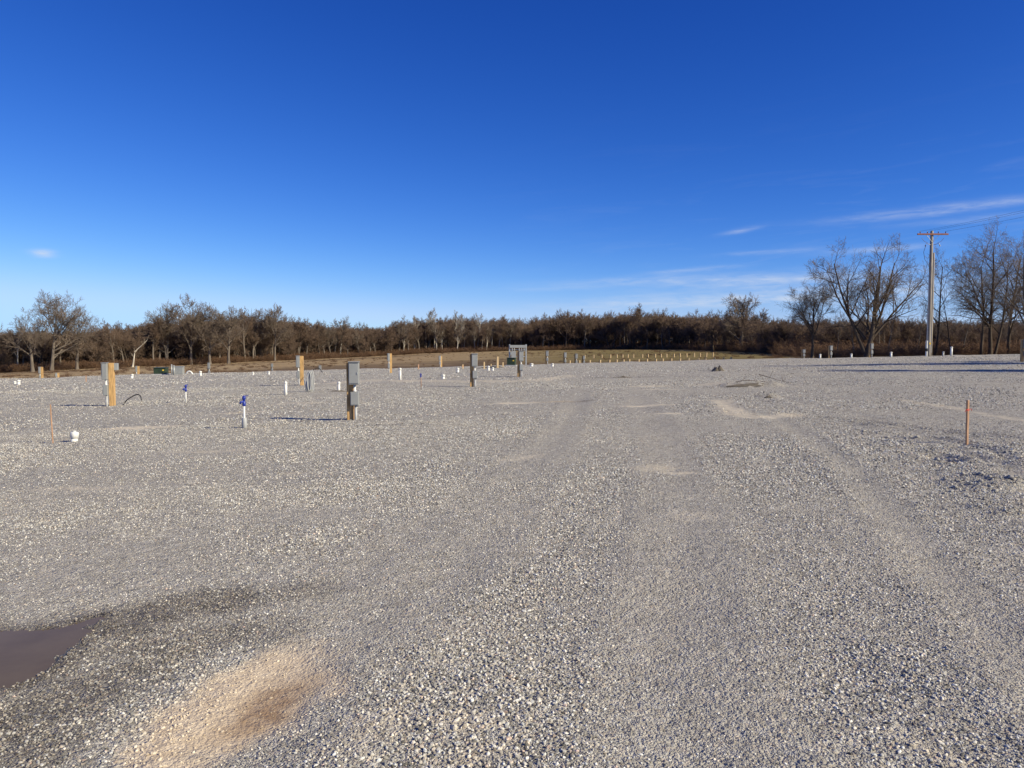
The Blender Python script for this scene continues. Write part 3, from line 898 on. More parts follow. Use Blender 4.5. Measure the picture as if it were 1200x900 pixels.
# the rest of the wood: one mass, instanced from the same crowns and trunks
def gn_scatter(name, pts, scl, rot, idx, sources):
    me = bpy.data.meshes.new(name); me.vertices.add(len(pts)); me.vertices.foreach_set('co', np.asarray(pts, np.float32).ravel())
    a = me.attributes.new('sscale', 'FLOAT_VECTOR', 'POINT'); a.data.foreach_set('vector', np.asarray(scl, np.float32).ravel())
    a = me.attributes.new('srot', 'FLOAT_VECTOR', 'POINT'); a.data.foreach_set('vector', np.asarray(rot, np.float32).ravel())
    a = me.attributes.new('kindno', 'INT', 'POINT'); a.data.foreach_set('value', np.asarray(idx, np.int32))
    o = link_mesh(name, me)
    ng, t, gi, go = gn_base(name)
    j = t.n('GeometryNodeJoinGeometry')
    for srcs in reversed(sources):
        jj = t.n('GeometryNodeJoinGeometry')
        for s_ in srcs:
            oi = t.n('GeometryNodeObjectInfo', transform_space='ORIGINAL'); oi.inputs['Object'].default_value = s_; oi.inputs['As Instance'].default_value = False
            t.link(oi.outputs['Geometry'], jj.inputs[0])
        g2 = t.n('GeometryNodeGeometryToInstance'); t.link(jj.outputs[0], g2.inputs[0]); t.link(g2.outputs[0], j.inputs[0])
    ip = t.n('GeometryNodeInstanceOnPoints'); t.link(gi.outputs[0], ip.inputs['Points']); t.link(j.outputs[0], ip.inputs['Instance'])
    ip.inputs['Pick Instance'].default_value = True
    t.link(named(t, 'kindno', 'INT'), ip.inputs['Instance Index']); t.link(named(t, 'srot', 'FLOAT_VECTOR'), ip.inputs['Rotation']); t.link(named(t, 'sscale', 'FLOAT_VECTOR'), ip.inputs['Scale'])
    t.link(ip.outputs[0], go.inputs[0])
    o.modifiers.new('scatter', 'NODES').node_group = ng
    return o
srcs = [list(o.children) for k, o in sorted(variants, key=lambda v: v[0]) if k != 4]
pts, scl, rot, idx = [], [], [], []
for i in range(1500):
    px = random.uniform(-190, 1400); dep = random.random() ** 1.2 * 62 + 5
    if random.random() > (.55 + .45 * min(1, tree_Y(px) / 240)): continue
    Yd = float(tree_Y(px)) + dep; x, y = at_depth(px, Yd)
    h = wood_h(px, float(tree_Y(px))) * (1 + .18 * dep / 62) * random.uniform(.8, 1.06)
    pts.append((x, y, fz(x, y))); q = h / 10; scl.append((q * 1.1, q * 1.1, q)); rot.append((0, 0, random.uniform(0, 6.28))); idx.append(random.randrange(len(srcs)))
wd = gn_scatter('woodland', pts, scl, rot, idx, srcs)
tag(wd, 'dense brown mass of bare woodland behind the first trees', 'woodland', kind='stuff')

# undergrowth: stems, twigs and hanging dead leaves; a few shapes, instanced along the wood's foot
def bush_geo(seed, h=2.0, wd_=1.7, nst=26):
    g = np.random.default_rng(seed)
    p = np.stack([g.normal(0, wd_ * .28, nst), g.normal(0, wd_ * .28, nst), np.full(nst, -.1)], -1)
    d = unit(np.stack([p[:, 0] * .45 + g.normal(0, .25, nst), p[:, 1] * .45 + g.normal(0, .25, nst), np.ones(nst)], -1))
    L = h * g.uniform(.55, 1.05, nst)
    st = branch_paths(g, p, d, L, 4, .1, .15); sr = np.full((nst, 4), .016) * np.array([1, .8, .6, .4])
    t_ = .15 + .85 * g.random((nst, 12)); q, tan, r = interp_paths(st, sr, t_)
    d2 = unit(unit(tan) + g.normal(0, .75, tan.shape)).reshape(-1, 3); L2 = h * g.uniform(.14, .34, len(d2))
    tw = branch_paths(g, q.reshape(-1, 3), d2, L2, 3, .1, .25); tr = np.full((len(tw), 3), .009)
    Vs, Fs, b = [], [], 0
    for pa, ra, s_ in ((st, sr, 4), (tw, tr, 3)):
        V, F = tubes(pa, ra, s_); Vs.append(V); Fs.append(F + b); b += len(V)
    # leaf-sized faces
    m_ = 420; ti = g.integers(0, len(tw), m_); base = tw[ti, g.integers(1, 3, m_)] + g.normal(0, .05, (m_, 3))
    a = unit(g.normal(0, 1, (m_, 3))) * g.uniform(.03, .075, (m_, 1)); bb = unit(np.cross(a, g.normal(0, 1, (m_, 3)))) * g.uniform(.02, .045, (m_, 1))
    lv_ = np.stack([base - a, base + bb, base + a, base - bb], 1).reshape(-1, 3); lf = np.arange(m_ * 4).reshape(-1, 4)
    return (np.concatenate(Vs), np.concatenate(Fs)), (lv_, lf)
bush_src = []
for i, (px, off, h) in enumerate([(700, -2, 1.6), (735, -1, 1.4), (905, -4, 2.2), (925, -6, 2.0), (985, 5, 2.0), (1040, 4, 2.3)]):
    (sv_, sf), (lv_, lf) = bush_geo(60 + i)
    Yd = float(tree_Y(px)) + off; x, y = at_depth(px, Yd)
    o = empty('bush', (x, y, fz(x, y)), i * 1.3); o.scale = (h / 2 * 1.3, h / 2 * 1.3, h / 2)
    link_mesh('stems', mesh_np('stems', sv_, sf), M['brush'], o); link_mesh('dead_leaves', mesh_np('dead_leaves', lv_, lf), M['leaf'], o)
    tag(o, 'reddish brown leafless bush at the foot of the woodland edge', 'bush', 'bushes at the foot of the woods'); bush_src.append(list(o.children))
pts, scl, rot, idx = [], [], [], []
for i in range(2300):
    px = random.uniform(-150, 1320); dep = random.random() ** 1.3 * 26 - 4
    right = px > 890
    Yd = float(tree_Y(px)) + dep * (1.0 if not right else 1.2); x, y = at_depth(px, Yd)
    h = random.uniform(.8, 2.0) * (1.2 if right else 1.2) * (.8 + max(0, dep) * .05)
    pts.append((x, y, fz(x, y))); q = h / 2; scl.append((q * random.uniform(1.2, 1.9), q * random.uniform(1.2, 1.9), q)); rot.append((0, 0, random.uniform(0, 6.28))); idx.append(random.randrange(6))
for i in range(260):        # near thicket between the lot's shoulder and the trees on the right
    px = random.uniform(915, 1330); Yd = random.uniform(74, float(tree_Y(px)) - 1) if px > 950 else random.uniform(95, 120)
    x, y = at_depth(px, Yd); h = random.uniform(.5, 1.5)
    pts.append((x, y, fz(x, y))); q = h / 2; scl.append((q * random.uniform(1.3, 2.0), q * random.uniform(1.3, 2.0), q)); rot.append((0, 0, random.uniform(0, 6.28))); idx.append(random.randrange(6))
for i in range(1000):       # weeds and stubble clumps out on the field
    px = random.uniform(-100, 960); e_ = float(edge_Y(px)); Yd = e_ + 2 + (float(tree_Y(px)) - e_ - 3) * random.random() ** .8
    x, y = at_depth(px, Yd); h = random.uniform(.08, .30) * (1.4 if vnoise(np.array([x / 14]), np.array([y / 14]), 3)[0] > .1 else .8)
    pts.append((x, y, fz(x, y))); q = h / 2; scl.append((q * random.uniform(1.5, 3), q * random.uniform(1.5, 3), q)); rot.append((0, 0, random.uniform(0, 6.28))); idx.append(random.randrange(6))
ug = gn_scatter('undergrowth', pts, scl, rot, idx, bush_src)
tag(ug, 'tangled reddish brown undergrowth along the foot of the woods', 'undergrowth', kind='stuff')

# single trees that stand out
def put(name, geo, bark, twig, px, Yd, label, rz=0.0, group=None, s=1.0):
    x, y = at_depth(px, Yd)
    o = make_tree(name, geo, M[bark], M[twig], (x, y, fz(x, y)), rz, s)
    tag(o, label, 'tree', group); return o
hN = lambda px, Yd, top, base: (base - top) * Yd / 900
# broad oaks on the left
H_ = hN(60, 146, 345, 436)
put('oak_tree', tree_geo(201, H_, .36, [((0, 0, -.4), (.02, 0, 1), H_ * .72, 1.0)], lv(13, 7, 7, 6, t0=(.24, .2, .1, .1), a=(32, 74), ratio=(.80, .6, .56, .58)), (0, 0, H_ * .58, H_ * .56, H_ * .56, H_ * .43), .024), 'bark', 'twig_g', 60, 145, 'broad round-crowned bare oak rising above the wood at its open end')
put('oak_tree', tree_geo(202, 11, .36, [((0, 0, -.4), (-.1, 0, 1), 8, 1.0)], lv(9, 6, 6, 6, t0=(.36, .2, .1, .1)), (0, 0, 7.4, 6.2, 6, 5.2), .022), 'bark', 'twig_g', 38, 143, 'leaning bare oak with wide low limbs beside the broad round-crowned oak')
put('oak_tree', tree_geo(203, 11, .33, [((0, 0, -.4), (.05, 0, 1), 8, 1.0)], lv(9, 6, 6, 6, t0=(.4, .2, .1, .1)), (0, 0, 8.3, 4.8, 4.6, 4.8), .022), 'bark', 'twig_g', 90, 150, 'narrow bare oak crowding the far flank of the broad round-crowned oak')
# pale leaning dead tree
put('dead_tree', tree_geo(204, 7, .21, [((0, 0, -.3), (.18, 0, 1), 3.6, 1.15), ((.55, 0, 3.1), (.9, .1, 1), 3.6, .62)], lv(5, 5, 4, t0=(.45, .3, .3), ratio=(.36, .5, .5)), (1.2, 0, 4.6, 3, 2, 3.2), .02), 'bark_p', 'twig_g', 155, 158, 'crooked white-barked dead tree standing in front of the woodland edge')
# tall clump
for i, (px, top, w_) in enumerate([(196, 360, 4.4), (224, 352, 5.0), (246, 362, 4.2), (268, 366, 3.8)]):
    h = hN(px, 176, top, 430)
    put('tall_tree', tree_geo(210 + i, h, .36, [((0, 0, -.4), (random.uniform(-.06, .06), 0, 1), h * .74, 1.0)], lv(12, 7, 6, 6, t0=(.3, .2, .1, .1)), (0, 0, h * .60, w_ * 1.25, w_ * 1.2, h * .42), .026), 'bark', 'twig_g', px, 175,
        'tall spreading bare tree in the clump that overtops the wood', group='tall clump above the wood')
for i, (px, top) in enumerate([(297, 362), (322, 363)]):
    h = hN(px, 200, top, 424.5)
    put('tall_tree', tree_geo(220 + i, h, .3, [((0, 0, -.4), (0, 0, 1), h * .76, 1.0)], lv(11, 7, 6, 6, t0=(.34, .2, .1, .1)), (0, 0, h * .64, 5.0, 5.0, h * .38), .028), 'bark', 'twig_g', px, 199,
        'twin-topped bare tree showing just above the wood near the tall clump', group='pair near the tall clump')
# pale sycamores
for i, (px, top) in enumerate([(487, 368), (502, 361), (509, 362), (531, 365), (541, 368), (559, 367)]):
    h = hN(px, 266, top, 413)
    put('sycamore_tree', tree_geo(230 + i, h, .26, [((0, 0, -.4), (random.uniform(-.04, .04), 0, 1), h * .84, 1.0)], lv(8, 6, 5, 5, t0=(.45, .2, .1, .1), a=(22, 48), ratio=(.3, .62, .6, .6)), (0, 0, h * .7, 2.9, 2.9, h * .32), .024), 'bark_p', 'twig_p', px, 262 + (i * 5) % 9,
        'tall white-stemmed sycamore standing above the middle of the wood', group='white-stemmed sycamores')
# round tree out in the field
H_ = hN(868, 172, 343, 412)
put('oak_tree', tree_geo(240, H_, .50, [((0, 0, -.4), (0, 0, 1), H_ * .66, 1.0)], lv(14, 7, 7, 6, t0=(.26, .2, .1, .1), a=(28, 70), ratio=(.74, .6, .56, .58)), (0, 0, H_ * .59, H_ * .49, H_ * .49, H_ * .41), .026), 'bark', 'twig_g', 868, 172, 'lone bare oak with a neat round crown where the grass field ends')
put('oak_tree', tree_geo(241, 9, .3, [((0, 0, -.4), (-.1, 0, 1), 6, 1.0)], lv(8, 6, 6, 5, t0=(.35, .2, .1, .1)), (0, 0, 6, 4.0, 4, 4.4), .024), 'bark_d', 'twig', 836, 186, 'dark bare tree close behind the lone round-crowned oak')
# the trees by the utility pole
Yn = 71.0
H_ = hN(1015, Yn, 281, 419)
st = [((0, 0, -.3), (.10, 0, 1), H_ * .80, 1.0), ((-.15, 0, .5), (-.38, .05, 1), H_ * .80, .62), ((-.1, .1, 1.7), (-.85, .1, 1.05), H_ * .62, .50), ((.15, 0, 1.0), (.45, 0, 1), H_ * .74, .62), ((.2, -.1, 1.5), (.95, -.1, .85), H_ * .66, .50), ((.1, .1, 2.2), (.35, .5, 1), H_ * .50, .42)]
put('spreading_tree', tree_geo(301, H_, .26, st, lv(8, 6, 6, 5, t0=(.24, .15, .1, .1), a=(28, 64), ratio=(.46, .60, .6, .62), up=(.18, .12, .04, -.02)), (0, 0, H_ * .60, H_ * .60, H_ * .48, H_ * .44), .0080), 'bark_d', 'twig_g', 1015, Yn, 'wide bare tree with limbs fanning out from low down beside the utility pole')
H_ = hN(950, Yn + 3, 316, 418)
put('small_tree', tree_geo(302, H_, .15, [((0, 0, -.3), (-.04, 0, 1), H_ * .78, 1.0), ((0, 0, 1.9), (.4, 0, 1), H_ * .5, .5), ((0, 0, 2.2), (-.6, 0, 1), H_ * .45, .45)], lv(10, 7, 6, 4, t0=(.3, .2, .1, .1), a=(35, 75), ratio=(.5, .62, .6, .6), up=(.12, .05, 0, -.05)), (0, 0, H_ * .60, H_ * .42, H_ * .4, H_ * .42), .0080), 'bark_d', 'twig_g', 952, Yn + 3, 'small bare tree with drooping side twigs, set apart at the end of the fanning tree')
H_ = hN(1160, Yn + 2, 268, 418)
st = [((0, 0, -.3), (.02, 0, 1), H_ * .84, 1.0), ((-.7, .2, -.3), (-.04, 0, 1), H_ * .72, .75), ((.5, .2, -.3), (.22, 0, 1), H_ * .7, .7), ((-.1, 0, 2.5), (-.65, 0, 1), H_ * .5, .5)]
put('tall_tree', tree_geo(303, H_, .19, st, lv(11, 7, 6, 5, t0=(.25, .15, .1, .1), a=(35, 72), ratio=(.46, .62, .6, .6), up=(.15, .08, 0, -.05)), (-.3, 0, H_ * .58, H_ * .48, H_ * .45, H_ * .44), .0080), 'bark_d', 'twig_g', 1160, Yn + 2, 'tall bare tree of several dark stems growing from one foot past the utility pole')
H_ = hN(1200, Yn - 2, 280, 418)
put('tall_tree', tree_geo(304, H_, .18, [((0, 0, -.3), (-.03, 0, 1), H_ * .84, 1.0), ((0, 0, 1.6), (.4, 0, 1), H_ * .5, .6)], lv(12, 7, 6, 5, t0=(.22, .15, .1, .1), a=(35, 72), ratio=(.46, .62, .6, .6), up=(.15, .08, 0, -.05)), (0, 0, H_ * .58, H_ * .46, H_ * .42, H_ * .44), .0080), 'bark', 'twig_g', 1203, Yn - 2, 'tall grey bare tree behind the last pedestal with a forked trunk')
H_ = hN(1182, Yn + 4, 276, 418)
put('tall_tree', tree_geo(307, H_, .16, [((0, 0, -.3), (.05, 0, 1), H_ * .82, 1.0)], lv(13, 7, 6, 5, t0=(.22, .15, .1, .1), a=(35, 72), ratio=(.40, .62, .6, .6), up=(.15, .08, 0, -.05)), (0, 0, H_ * .58, H_ * .40, H_ * .40, H_ * .44), .0080), 'bark_d', 'twig_g', 1181, Yn + 4, 'straight single-stemmed dark tree between the many-stemmed tree and the forked grey tree')
H_ = hN(1095, Yn + 5, 296, 418)
put('slender_tree', tree_geo(305, H_, .12, [((0, 0, -.3), (.0, 0, 1), H_ * .88, 1.0)], lv(9, 6, 5, 4, t0=(.3, .15, .1, .1), a=(30, 65), ratio=(.3, .62, .6, .6)), (0, 0, H_ * .6, H_ * .3, H_ * .3, H_ * .42), .0080), 'bark_d', 'twig_g', 1095.5, Yn + 5, 'slender dark tree rising directly behind the utility pole')
H_ = hN(1114, Yn + 4, 335, 418)
put('slender_tree', tree_geo(306, H_, .08, [((0, 0, -.3), (.0, 0, 1), H_ * .9, 1.0)], lv(7, 5, 5, t0=(.3, .15, .1), a=(30, 65), ratio=(.3, .5, .5)), (0, 0, H_ * .6, H_ * .3, H_ * .3, H_ * .42), .0080), 'bark_d', 'twig_g', 1114, Yn + 4, 'thin straight sapling between the utility pole and the many-stemmed tree')
H_ = hN(1002, Yn + 6, 350, 418)
for i, (px, top) in enumerate([(1002, 352), (1040, 345), (1072, 350), (1128, 345), (1180, 340), (980, 362)]):
    h = hN(px, Yn + 8, top, 418)
    put('sapling', tree_geo(310 + i, h, .06, [((0, 0, -.3), (random.uniform(-.2, .2), 0, 1), h * .9, 1.0)], lv(6, 5, 5, t0=(.3, .15, .1), a=(25, 60), ratio=(.32, .5, .5)), (0, 0, h * .6, h * .32, h * .3, h * .42), .0080), 'bark', 'twig', px, Yn + 8, 'thin bare sapling in the scrub just past the lot beside the utility pole', group='saplings by the utility pole')
# trees off to the right whose shadows lie across the lot
for i, (x, y, h) in enumerate([(33.4, 24.6, 15.5), (36.6, 35.6, 13.5), (37.6, 34.4, 14.5), (44.0, 36.5, 15.0), (40.5, 20.0, 16.0)]):
    o = make_tree('tall_tree', tree_geo(320 + i, h, .42, [((0, 0, -.3), (0, 0, 1), h * .86, 1.0), ((0, 0, 2.5), (.12, .1, 1), h * .6, .7)], lv(14, 7, 6, 5, t0=(.2, .15, .1, .1), a=(20, 50), ratio=(.26, .6, .6, .6)), (0, 0, h * .58, 1.9, 1.9, h * .45), .016), M['bark_d'], M['twig_g'], (x, y, gz(x, y) - .1))
    tag(o, 'bare tree on the near roadside whose shadow stripes the gravel', 'tree', 'roadside trees outside the view')

# ------------------------------------------------------------------ power pedestals
def on_ground(px, py=None, Y=None):
    x, y = G(px, py) if py is not None else at_depth(px, Y)
    e = float(edge_Y(600 + 900 * x / y))
    z = gz(x, y) if y < e + .5 else fz(x, y)
    if e - 1.5 < y < e + 2: z = max(gz(x, y), fz(x, y))
    return x, y, z
def make_pedestal():
    o = empty('power_pedestal', (0, 0, 0))
    MB().box(0, 0, -.25, .14, .14, 1.48, .006).build('post', M['wood'], o)
    ub = MB().box(.10, -.140, .755, .215, .135, .47, .008)
    ub.box(.10, -.148, 1.224, .240, .165, .018, .005)
    b = ub.build('breaker_box', M['grey'], o)
    MB().box(.10, -.213, .785, .190, .012, .41, .004).build('door', M['grey2'], b)
    MB().box(.175, -.224, .97, .018, .012, .05, .003).build('latch', M['galv'], b)
    j = MB().box(.11, -.130, .31, .175, .115, .29, .007).build('junction_box', M['grey'], o)
    MB().box(.11, -.192, .33, .155, .010, .25, .004).build('cover', M['grey2'], j)
    MB().lathe(.11, -.125, [(.026, .602), (.034, .605), (.034, .63), (.026, .633), (.026, .754)], 12).build('conduit_nipple', M['white'], o, True)
    MB().lathe(.125, -.115, [(.030, -.2), (.030, .306)], 12).build('conduit', M['pvcgrey'], o, True)
    return o
PED = make_pedestal()
ped_first = [True]
def pedestal(label, px, py=None, Y=None, top=None, rz=4, group=None, tilt=0.0):
    x, y, z = on_ground(px, py, Y)
    if ped_first[0]: o = PED; ped_first[0] = False
    else: o = copy_tree(PED)
    s = 1.0
    if top is not None:
        zt = CAM_H - (top - 400) * y / 900
        s = min(1.3, max(.62, (zt - z) / 1.23))
    o.location = (x, y, z); o.rotation_euler = (0, tilt, R(rz)); o.scale = (1, 1, s)
    tag(o, label, 'power pedestal', group or 'power pedestals on timber posts'); return o
pedestal('largest grey power pedestal on a timber post with conduit, near the blue-capped riser', 411, 492)
pedestal('grey power pedestal on a timber post beside the long pale sand ridge', 553, 452)
pedestal('grey power pedestal directly in front of the steel equipment rack', 608, 441)
pB = pedestal('timber pedestal post with grey boxes turned away and a black cable behind', 132, 476, rz=-78)
MB().box(-.02, .12, 1.02, .12, .10, .20, .006).build('meter_box', M['grey2'], pB)
pedestal('timber pedestal with side boxes next to a grey coil of conduit', 354, 451.5, rz=-80)
pedestal('timber pedestal beside a tall white pipe at the tan field margin', 458, 437, rz=-74)
pedestal('timber pedestal standing alone before the tan field between two white pipes', 517, Y=64, top=417, rz=-70)
pedestal('wide dark-sided pedestal just past the equipment rack', 640, Y=65, top=411, rz=-4)
FARP = 'row of pedestals leading to the stub posts'
for px, Y_, tp in ((661, 69, 413), (674, 72, 414.5), (683, 75, 417)):
    pedestal('small pedestal in the row between the equipment rack and the stub posts', px, Y=Y_, top=tp, rz=2, group=FARP)
pedestal('bare timber pedestal post at the lot corner under the broad oaks', 49, Y=64, top=430, rz=-78)
pedestal('short pedestal low in the grass beyond the lot corner', 68, Y=61, top=438, rz=-60)
pedestal('timber pedestal post standing before the crooked white dead tree', 162, Y=67, top=429, rz=-78)
pedestal('pedestal past the grey cabinet with a single pale box on top', 244, Y=70, top=425, rz=3)
FARL = 'small pedestals along the far tan field'
pedestal('tiny pedestal at the tan field edge beyond the blue-capped risers', 318, Y=83, top=426, rz=3, group=FARL)
pedestal('tiny pedestal at the tan field edge beyond the blue-capped risers', 374, Y=67, top=428, rz=3, group=FARL)
pedestal('pale pedestal beside the tall grey bare tree at the road end', 1197.5, 424, rz=-4)
pedestal('grey pedestal in front of the trunk of the fanning bare tree', 1019, Y=64, top=402.5, rz=3)
pedestal('grey pedestal between the fanning tree and the small drooping tree', 971.5, Y=66, top=405, rz=3)
pedestal('low dark pedestal at the foot of the small drooping tree', 940, Y=68, top=409.5, rz=-4)

# ------------------------------------------------------------------ white pipes
def pipe(label, px, top, base=None, Y=None, wpx=None, mat='white', tilt=(0, 0), group=None, pointed=False, r=.055):
    x, y, z = on_ground(px, base, Y)
    zt = CAM_H - (top - 400) * y / 900
    h = max(.12, zt - z)
    o = empty('cleanout_pipe', (x, y, z), random.uniform(0, 6), tilt)
    MB().lathe(0, 0, [(r, -.15), (r, h - .06)], 14).build('pipe', M[mat], o, True)
    if pointed: prof = [(r * 1.12, h - .08), (r * 1.12, h - .05), (r * .5, h), (r * .1, h + .03)]
    else: prof = [(r * 1.02, h - .085), (r * 1.22, h - .08), (r * 1.22, h - .02), (r * 1.1, h - .004), (r * .5, h)]
    c = MB().lathe(0, 0, prof, 14).build('cap', M[mat], o, True)
    if not pointed: MB().box(0, 0, h - .002, r * .8, r * .8, .022, .003).build('plug_nut', M[mat], c)
    tag(o, label, 'pipe', group); return o
pipe('tall white pipe with a pointed top near the coil of conduit', 335, 447, 463, pointed=True, r=.048)
pipe('leaning white pipe with dark clods round its foot behind the largest pedestal', 397, 447.5, 457, tilt=(0, .12), r=.045)
pipe('tall slim white pipe beside the pedestal at the field margin', 469, 431.5, 445, r=.055)
pipe('stubby white pipe on the sand ridge between two pedestals', 519.5, 439, 444.5, r=.07)
pipe('short white pipe standing at the lot corner under the oaks', 22, 445.5, 450.5, r=.08)
pipe('very short white pipe stub beside another at the lot corner', 17.5, 447, 449.5, r=.07)
pipe('leaning white pipe between the black cable pedestal and the dead tree', 154.5, 438.5, 443.5, tilt=(0, -.15), r=.08)
pipe('white pipe at the lot rim past the grey cabinet', 235, 435, 441, r=.08)
W3 = 'tiny white pipes at the tan field rim'
pipe('tiny white pipe at the lot rim before the tan field', 296.5, 436, 439.2, r=.06, group=W3)
pipe('tiny white pipe at the lot rim before the tan field', 315, 435.5, 438.6, r=.07, group=W3)
pipe('short white pipe on the gravel before the single field pedestal', 536.5, 431.5, 436, r=.08)
W4 = 'white pipes beside the survey stakes'
pipe('short white pipe beside the survey stakes near the equipment rack', 572.5, 429, 434, r=.07, group=W4)
pipe('short white pipe beside the survey stakes near the equipment rack', 577.5, 430.5, 434.3, r=.07, group=W4)
pipe('white capped pipe stub between the equipment rack and the wide pedestal', 623, 426, 429.2, r=.12)
pipe('white pipe beside the wide dark-sided pedestal', 647.5, 426, 429.4, r=.08)
pipe('short white pipe near the small drooping tree', 961, 415, Y=66, r=.075)
pipe('short white pipe beside the fanning bare tree', 997.5, 414.5, Y=65, r=.075)
pipe('white pipe between the fanning tree and the utility pole', 1044, 412.5, Y=63, r=.08)
pipe('grey pipe next to the tall white pipe by the utility pole', 1105, 412, Y=63, r=.07, mat='pvcgrey')
pipe('tall white pipe standing past the utility pole', 1114.5, 406.5, Y=62, r=.085)
# white capped stub near the stake
x, y, z = on_ground(87, 516.5)
o = empty('cleanout_stub', (x, y, z), .3, (0.02, .08))
MB().lathe(0, 0, [(.055, -.1), (.055, .07)], 18).build('pipe', M['white'], o, True)
c = MB().lathe(0, 0, [(.060, .065), (.070, .068), (.070, .150), (.062, .168), (.030, .172)], 18).build('cap', M['white'], o, True)
MB().box(0, 0, .171, .042, .042, .022, .004).build('plug_nut', M['white'], c)
tag(o, 'squat white capped pipe stub beside the thin pinkish stake', 'pipe')

# ------------------------------------------------------------------ blue-capped water risers
def riser(label, px, top, base, sleeve=True, r=.02):
    x, y, z = on_ground(px, base); h = CAM_H - (top - 400) * y / 900 - z
    o = empty('water_riser', (x, y, z), .4)
    MB().lathe(0, 0, [(r, -.1), (r, h - .18)], 12).build('riser_pipe', M['white'], o, True)
    if sleeve: MB().lathe(.0, 0, [(.048, -.1), (.048, .19), (.042, .20)], 14).build('sleeve', M['pvcgrey'], o, True)
    hd = MB().lathe(0, 0, [(.026, h - .20), (.034, h - .19), (.034, h - .13), (.024, h - .12), (.024, h - .075), (.034, h - .07), (.034, h - .02), (.02, h)], 12)
    hd.tube([(0, 0, h - .11), (-.05, -.02, h - .115), (-.075, -.03, h - .15)], [.022, .022, .026], 10)
    b = hd.build('valve', M['blue'], o, True)
    MB().box(.03, 0, h - .01, .10, .024, .016, .004).build('handle', M['blue'], b)
    tag(o, label, 'water riser', 'blue-capped water risers'); return o
riser('white water riser with blue valve in a grey sleeve beside the largest pedestal', 286.5, 464, 502.5)
riser('white water riser with blue valve and no sleeve, before the grey cabinet', 218, 451, 472.5, False, .018)
x, y, z = on_ground(493.5, 454)
o = empty('marked_riser', (x, y, z), .2)
MB().lathe(0, 0, [(.014, -.1), (.014, .52)], 8).build('stake', M['stake'], o, True)
MB().box(-.01, 0, .40, .05, .05, .15, .01).build('blue_sleeve', M['blue'], o); MB().lathe(.03, 0, [(.022, -.1), (.022, .06)], 10).build('foot', M['pvcgrey'], o, True)
tag(o, 'thin stake with a small blue sleeve beside the pale sand ridge', 'stake')

# ------------------------------------------------------------------ stakes
def stake(label, px, top, base=None, Y=None, w_=.036, d_=.02, mat='stake', band=None, tilt=(0, 0), group=None, rz=20):
    x, y, z = on_ground(px, base, Y); h = max(.15, CAM_H - (top - 400) * y / 900 - z)
    o = empty('survey_stake', (x, y, z), R(rz), tilt)
    MB().box(0, 0, -.15, w_, d_, h + .15, .003).build('stake', M[mat], o)
    if band:
        mb = MB().box(0, 0, h - .15, w_ * 1.12, d_ * 1.2, .028, .002)
        mb.tube([(-w_ * .5, -.012, h - .13), (-w_ * .5 - .03, -.02, h - .135), (-w_ * .5 - .05, -.015, h - .16)], .006, 5)
        mb.tube([(w_ * .5, -.012, h - .13), (w_ * .5 + .03, -.02, h - .125), (w_ * .5 + .045, -.01, h - .15)], .005, 5)
        mb.build('ribbon', M[band], o)
    tag(o, label, 'stake', group); return o
stake('brown wooden stake with red ribbon standing in the rutted gravel', 1133, 469, 520.5, band='red', tilt=(0, -.01), w_=.038, d_=.026)
stake('thin pinkish wooden stake beside the squat white stub', 62, 474, 518, w_=.020, d_=.016, tilt=(0, -.03))
stake('short dark stake near the timber pedestal with the tall white pipe', 490.5, 427, 433, w_=.09)
stake('little orange-marked stake near the survey stakes', 542.5, 427, 432, band='orange', w_=.09, mat='stub')
SS = 'survey stakes by the dark soil bank'
for px, t_, b_, w_ in ((567.5, 424, 432, .10), (575.5, 426.5, 431, .08), (589.5, 424.5, 430, .10)):
    stake('short pale survey stake in the cluster by the dark soil bank', px, t_, b_, w_=w_, mat='stub', group=SS)
stake('tall pale post among the survey stakes beside the equipment rack', 583, 418, 431, w_=.15, d_=.12, mat='stub')
stake('thin dark stick at the lot rim near the timber pedestal with the black cable', 101, 440, 447.5, w_=.05)

# ------------------------------------------------------------------ stub posts in two rows
stub_first = []
def stub(px, Y_, top, label, group):
    x, y = at_depth(px, Y_); z = fz(x, y); h = min(1.2, max(.4, CAM_H - (top - 400) * y / 900 - z))
    if not stub_first:
        o = MB().box(0, 0, -.2, .15, .15, 1.2, .012, .004).build('stub_post', M['stub']); stub_first.append(o)
    else:
        o = stub_first[0].copy(); col.objects.link(o)
    o.location = (x, y, z); o.scale = (1, 1, (h + .2) / 1.2 if h > 0 else 1); o.rotation_euler = (random.gauss(0, .025), random.gauss(0, .03), R(random.uniform(0, 40)))
    tag(o, label, 'post', group)
for px in (668, 679, 691.5, 703.6, 714.4, 723, 730.4, 738, 749, 758.6, 769, 777, 787, 797.4, 807.6, 818.4, 827.4, 837.4, 847.6, 856.8):
    stub(px + random.uniform(-.5, .5), 75.5, random.uniform(-.4, .5) + P(px, [668, 704, 857], [424.5, 423.4, 420]), 'pale stub post in the row right behind the gravel rim', 'nearer row of stub posts')
for px in (686, 696.3, 706, 715.4, 722.6, 729.2, 735.6, 742.6, 752.8, 759.4, 768, 775.2, 781.6, 789.8, 796.8, 805.2, 814, 820.4, 827.4, 835.4):
    stub(px + random.uniform(-.5, .5), 108, random.uniform(-.4, .4) + P(px, [686, 836], [418, 413.8]), 'pale stub post in the row farther out on the grass', 'farther row of stub posts')

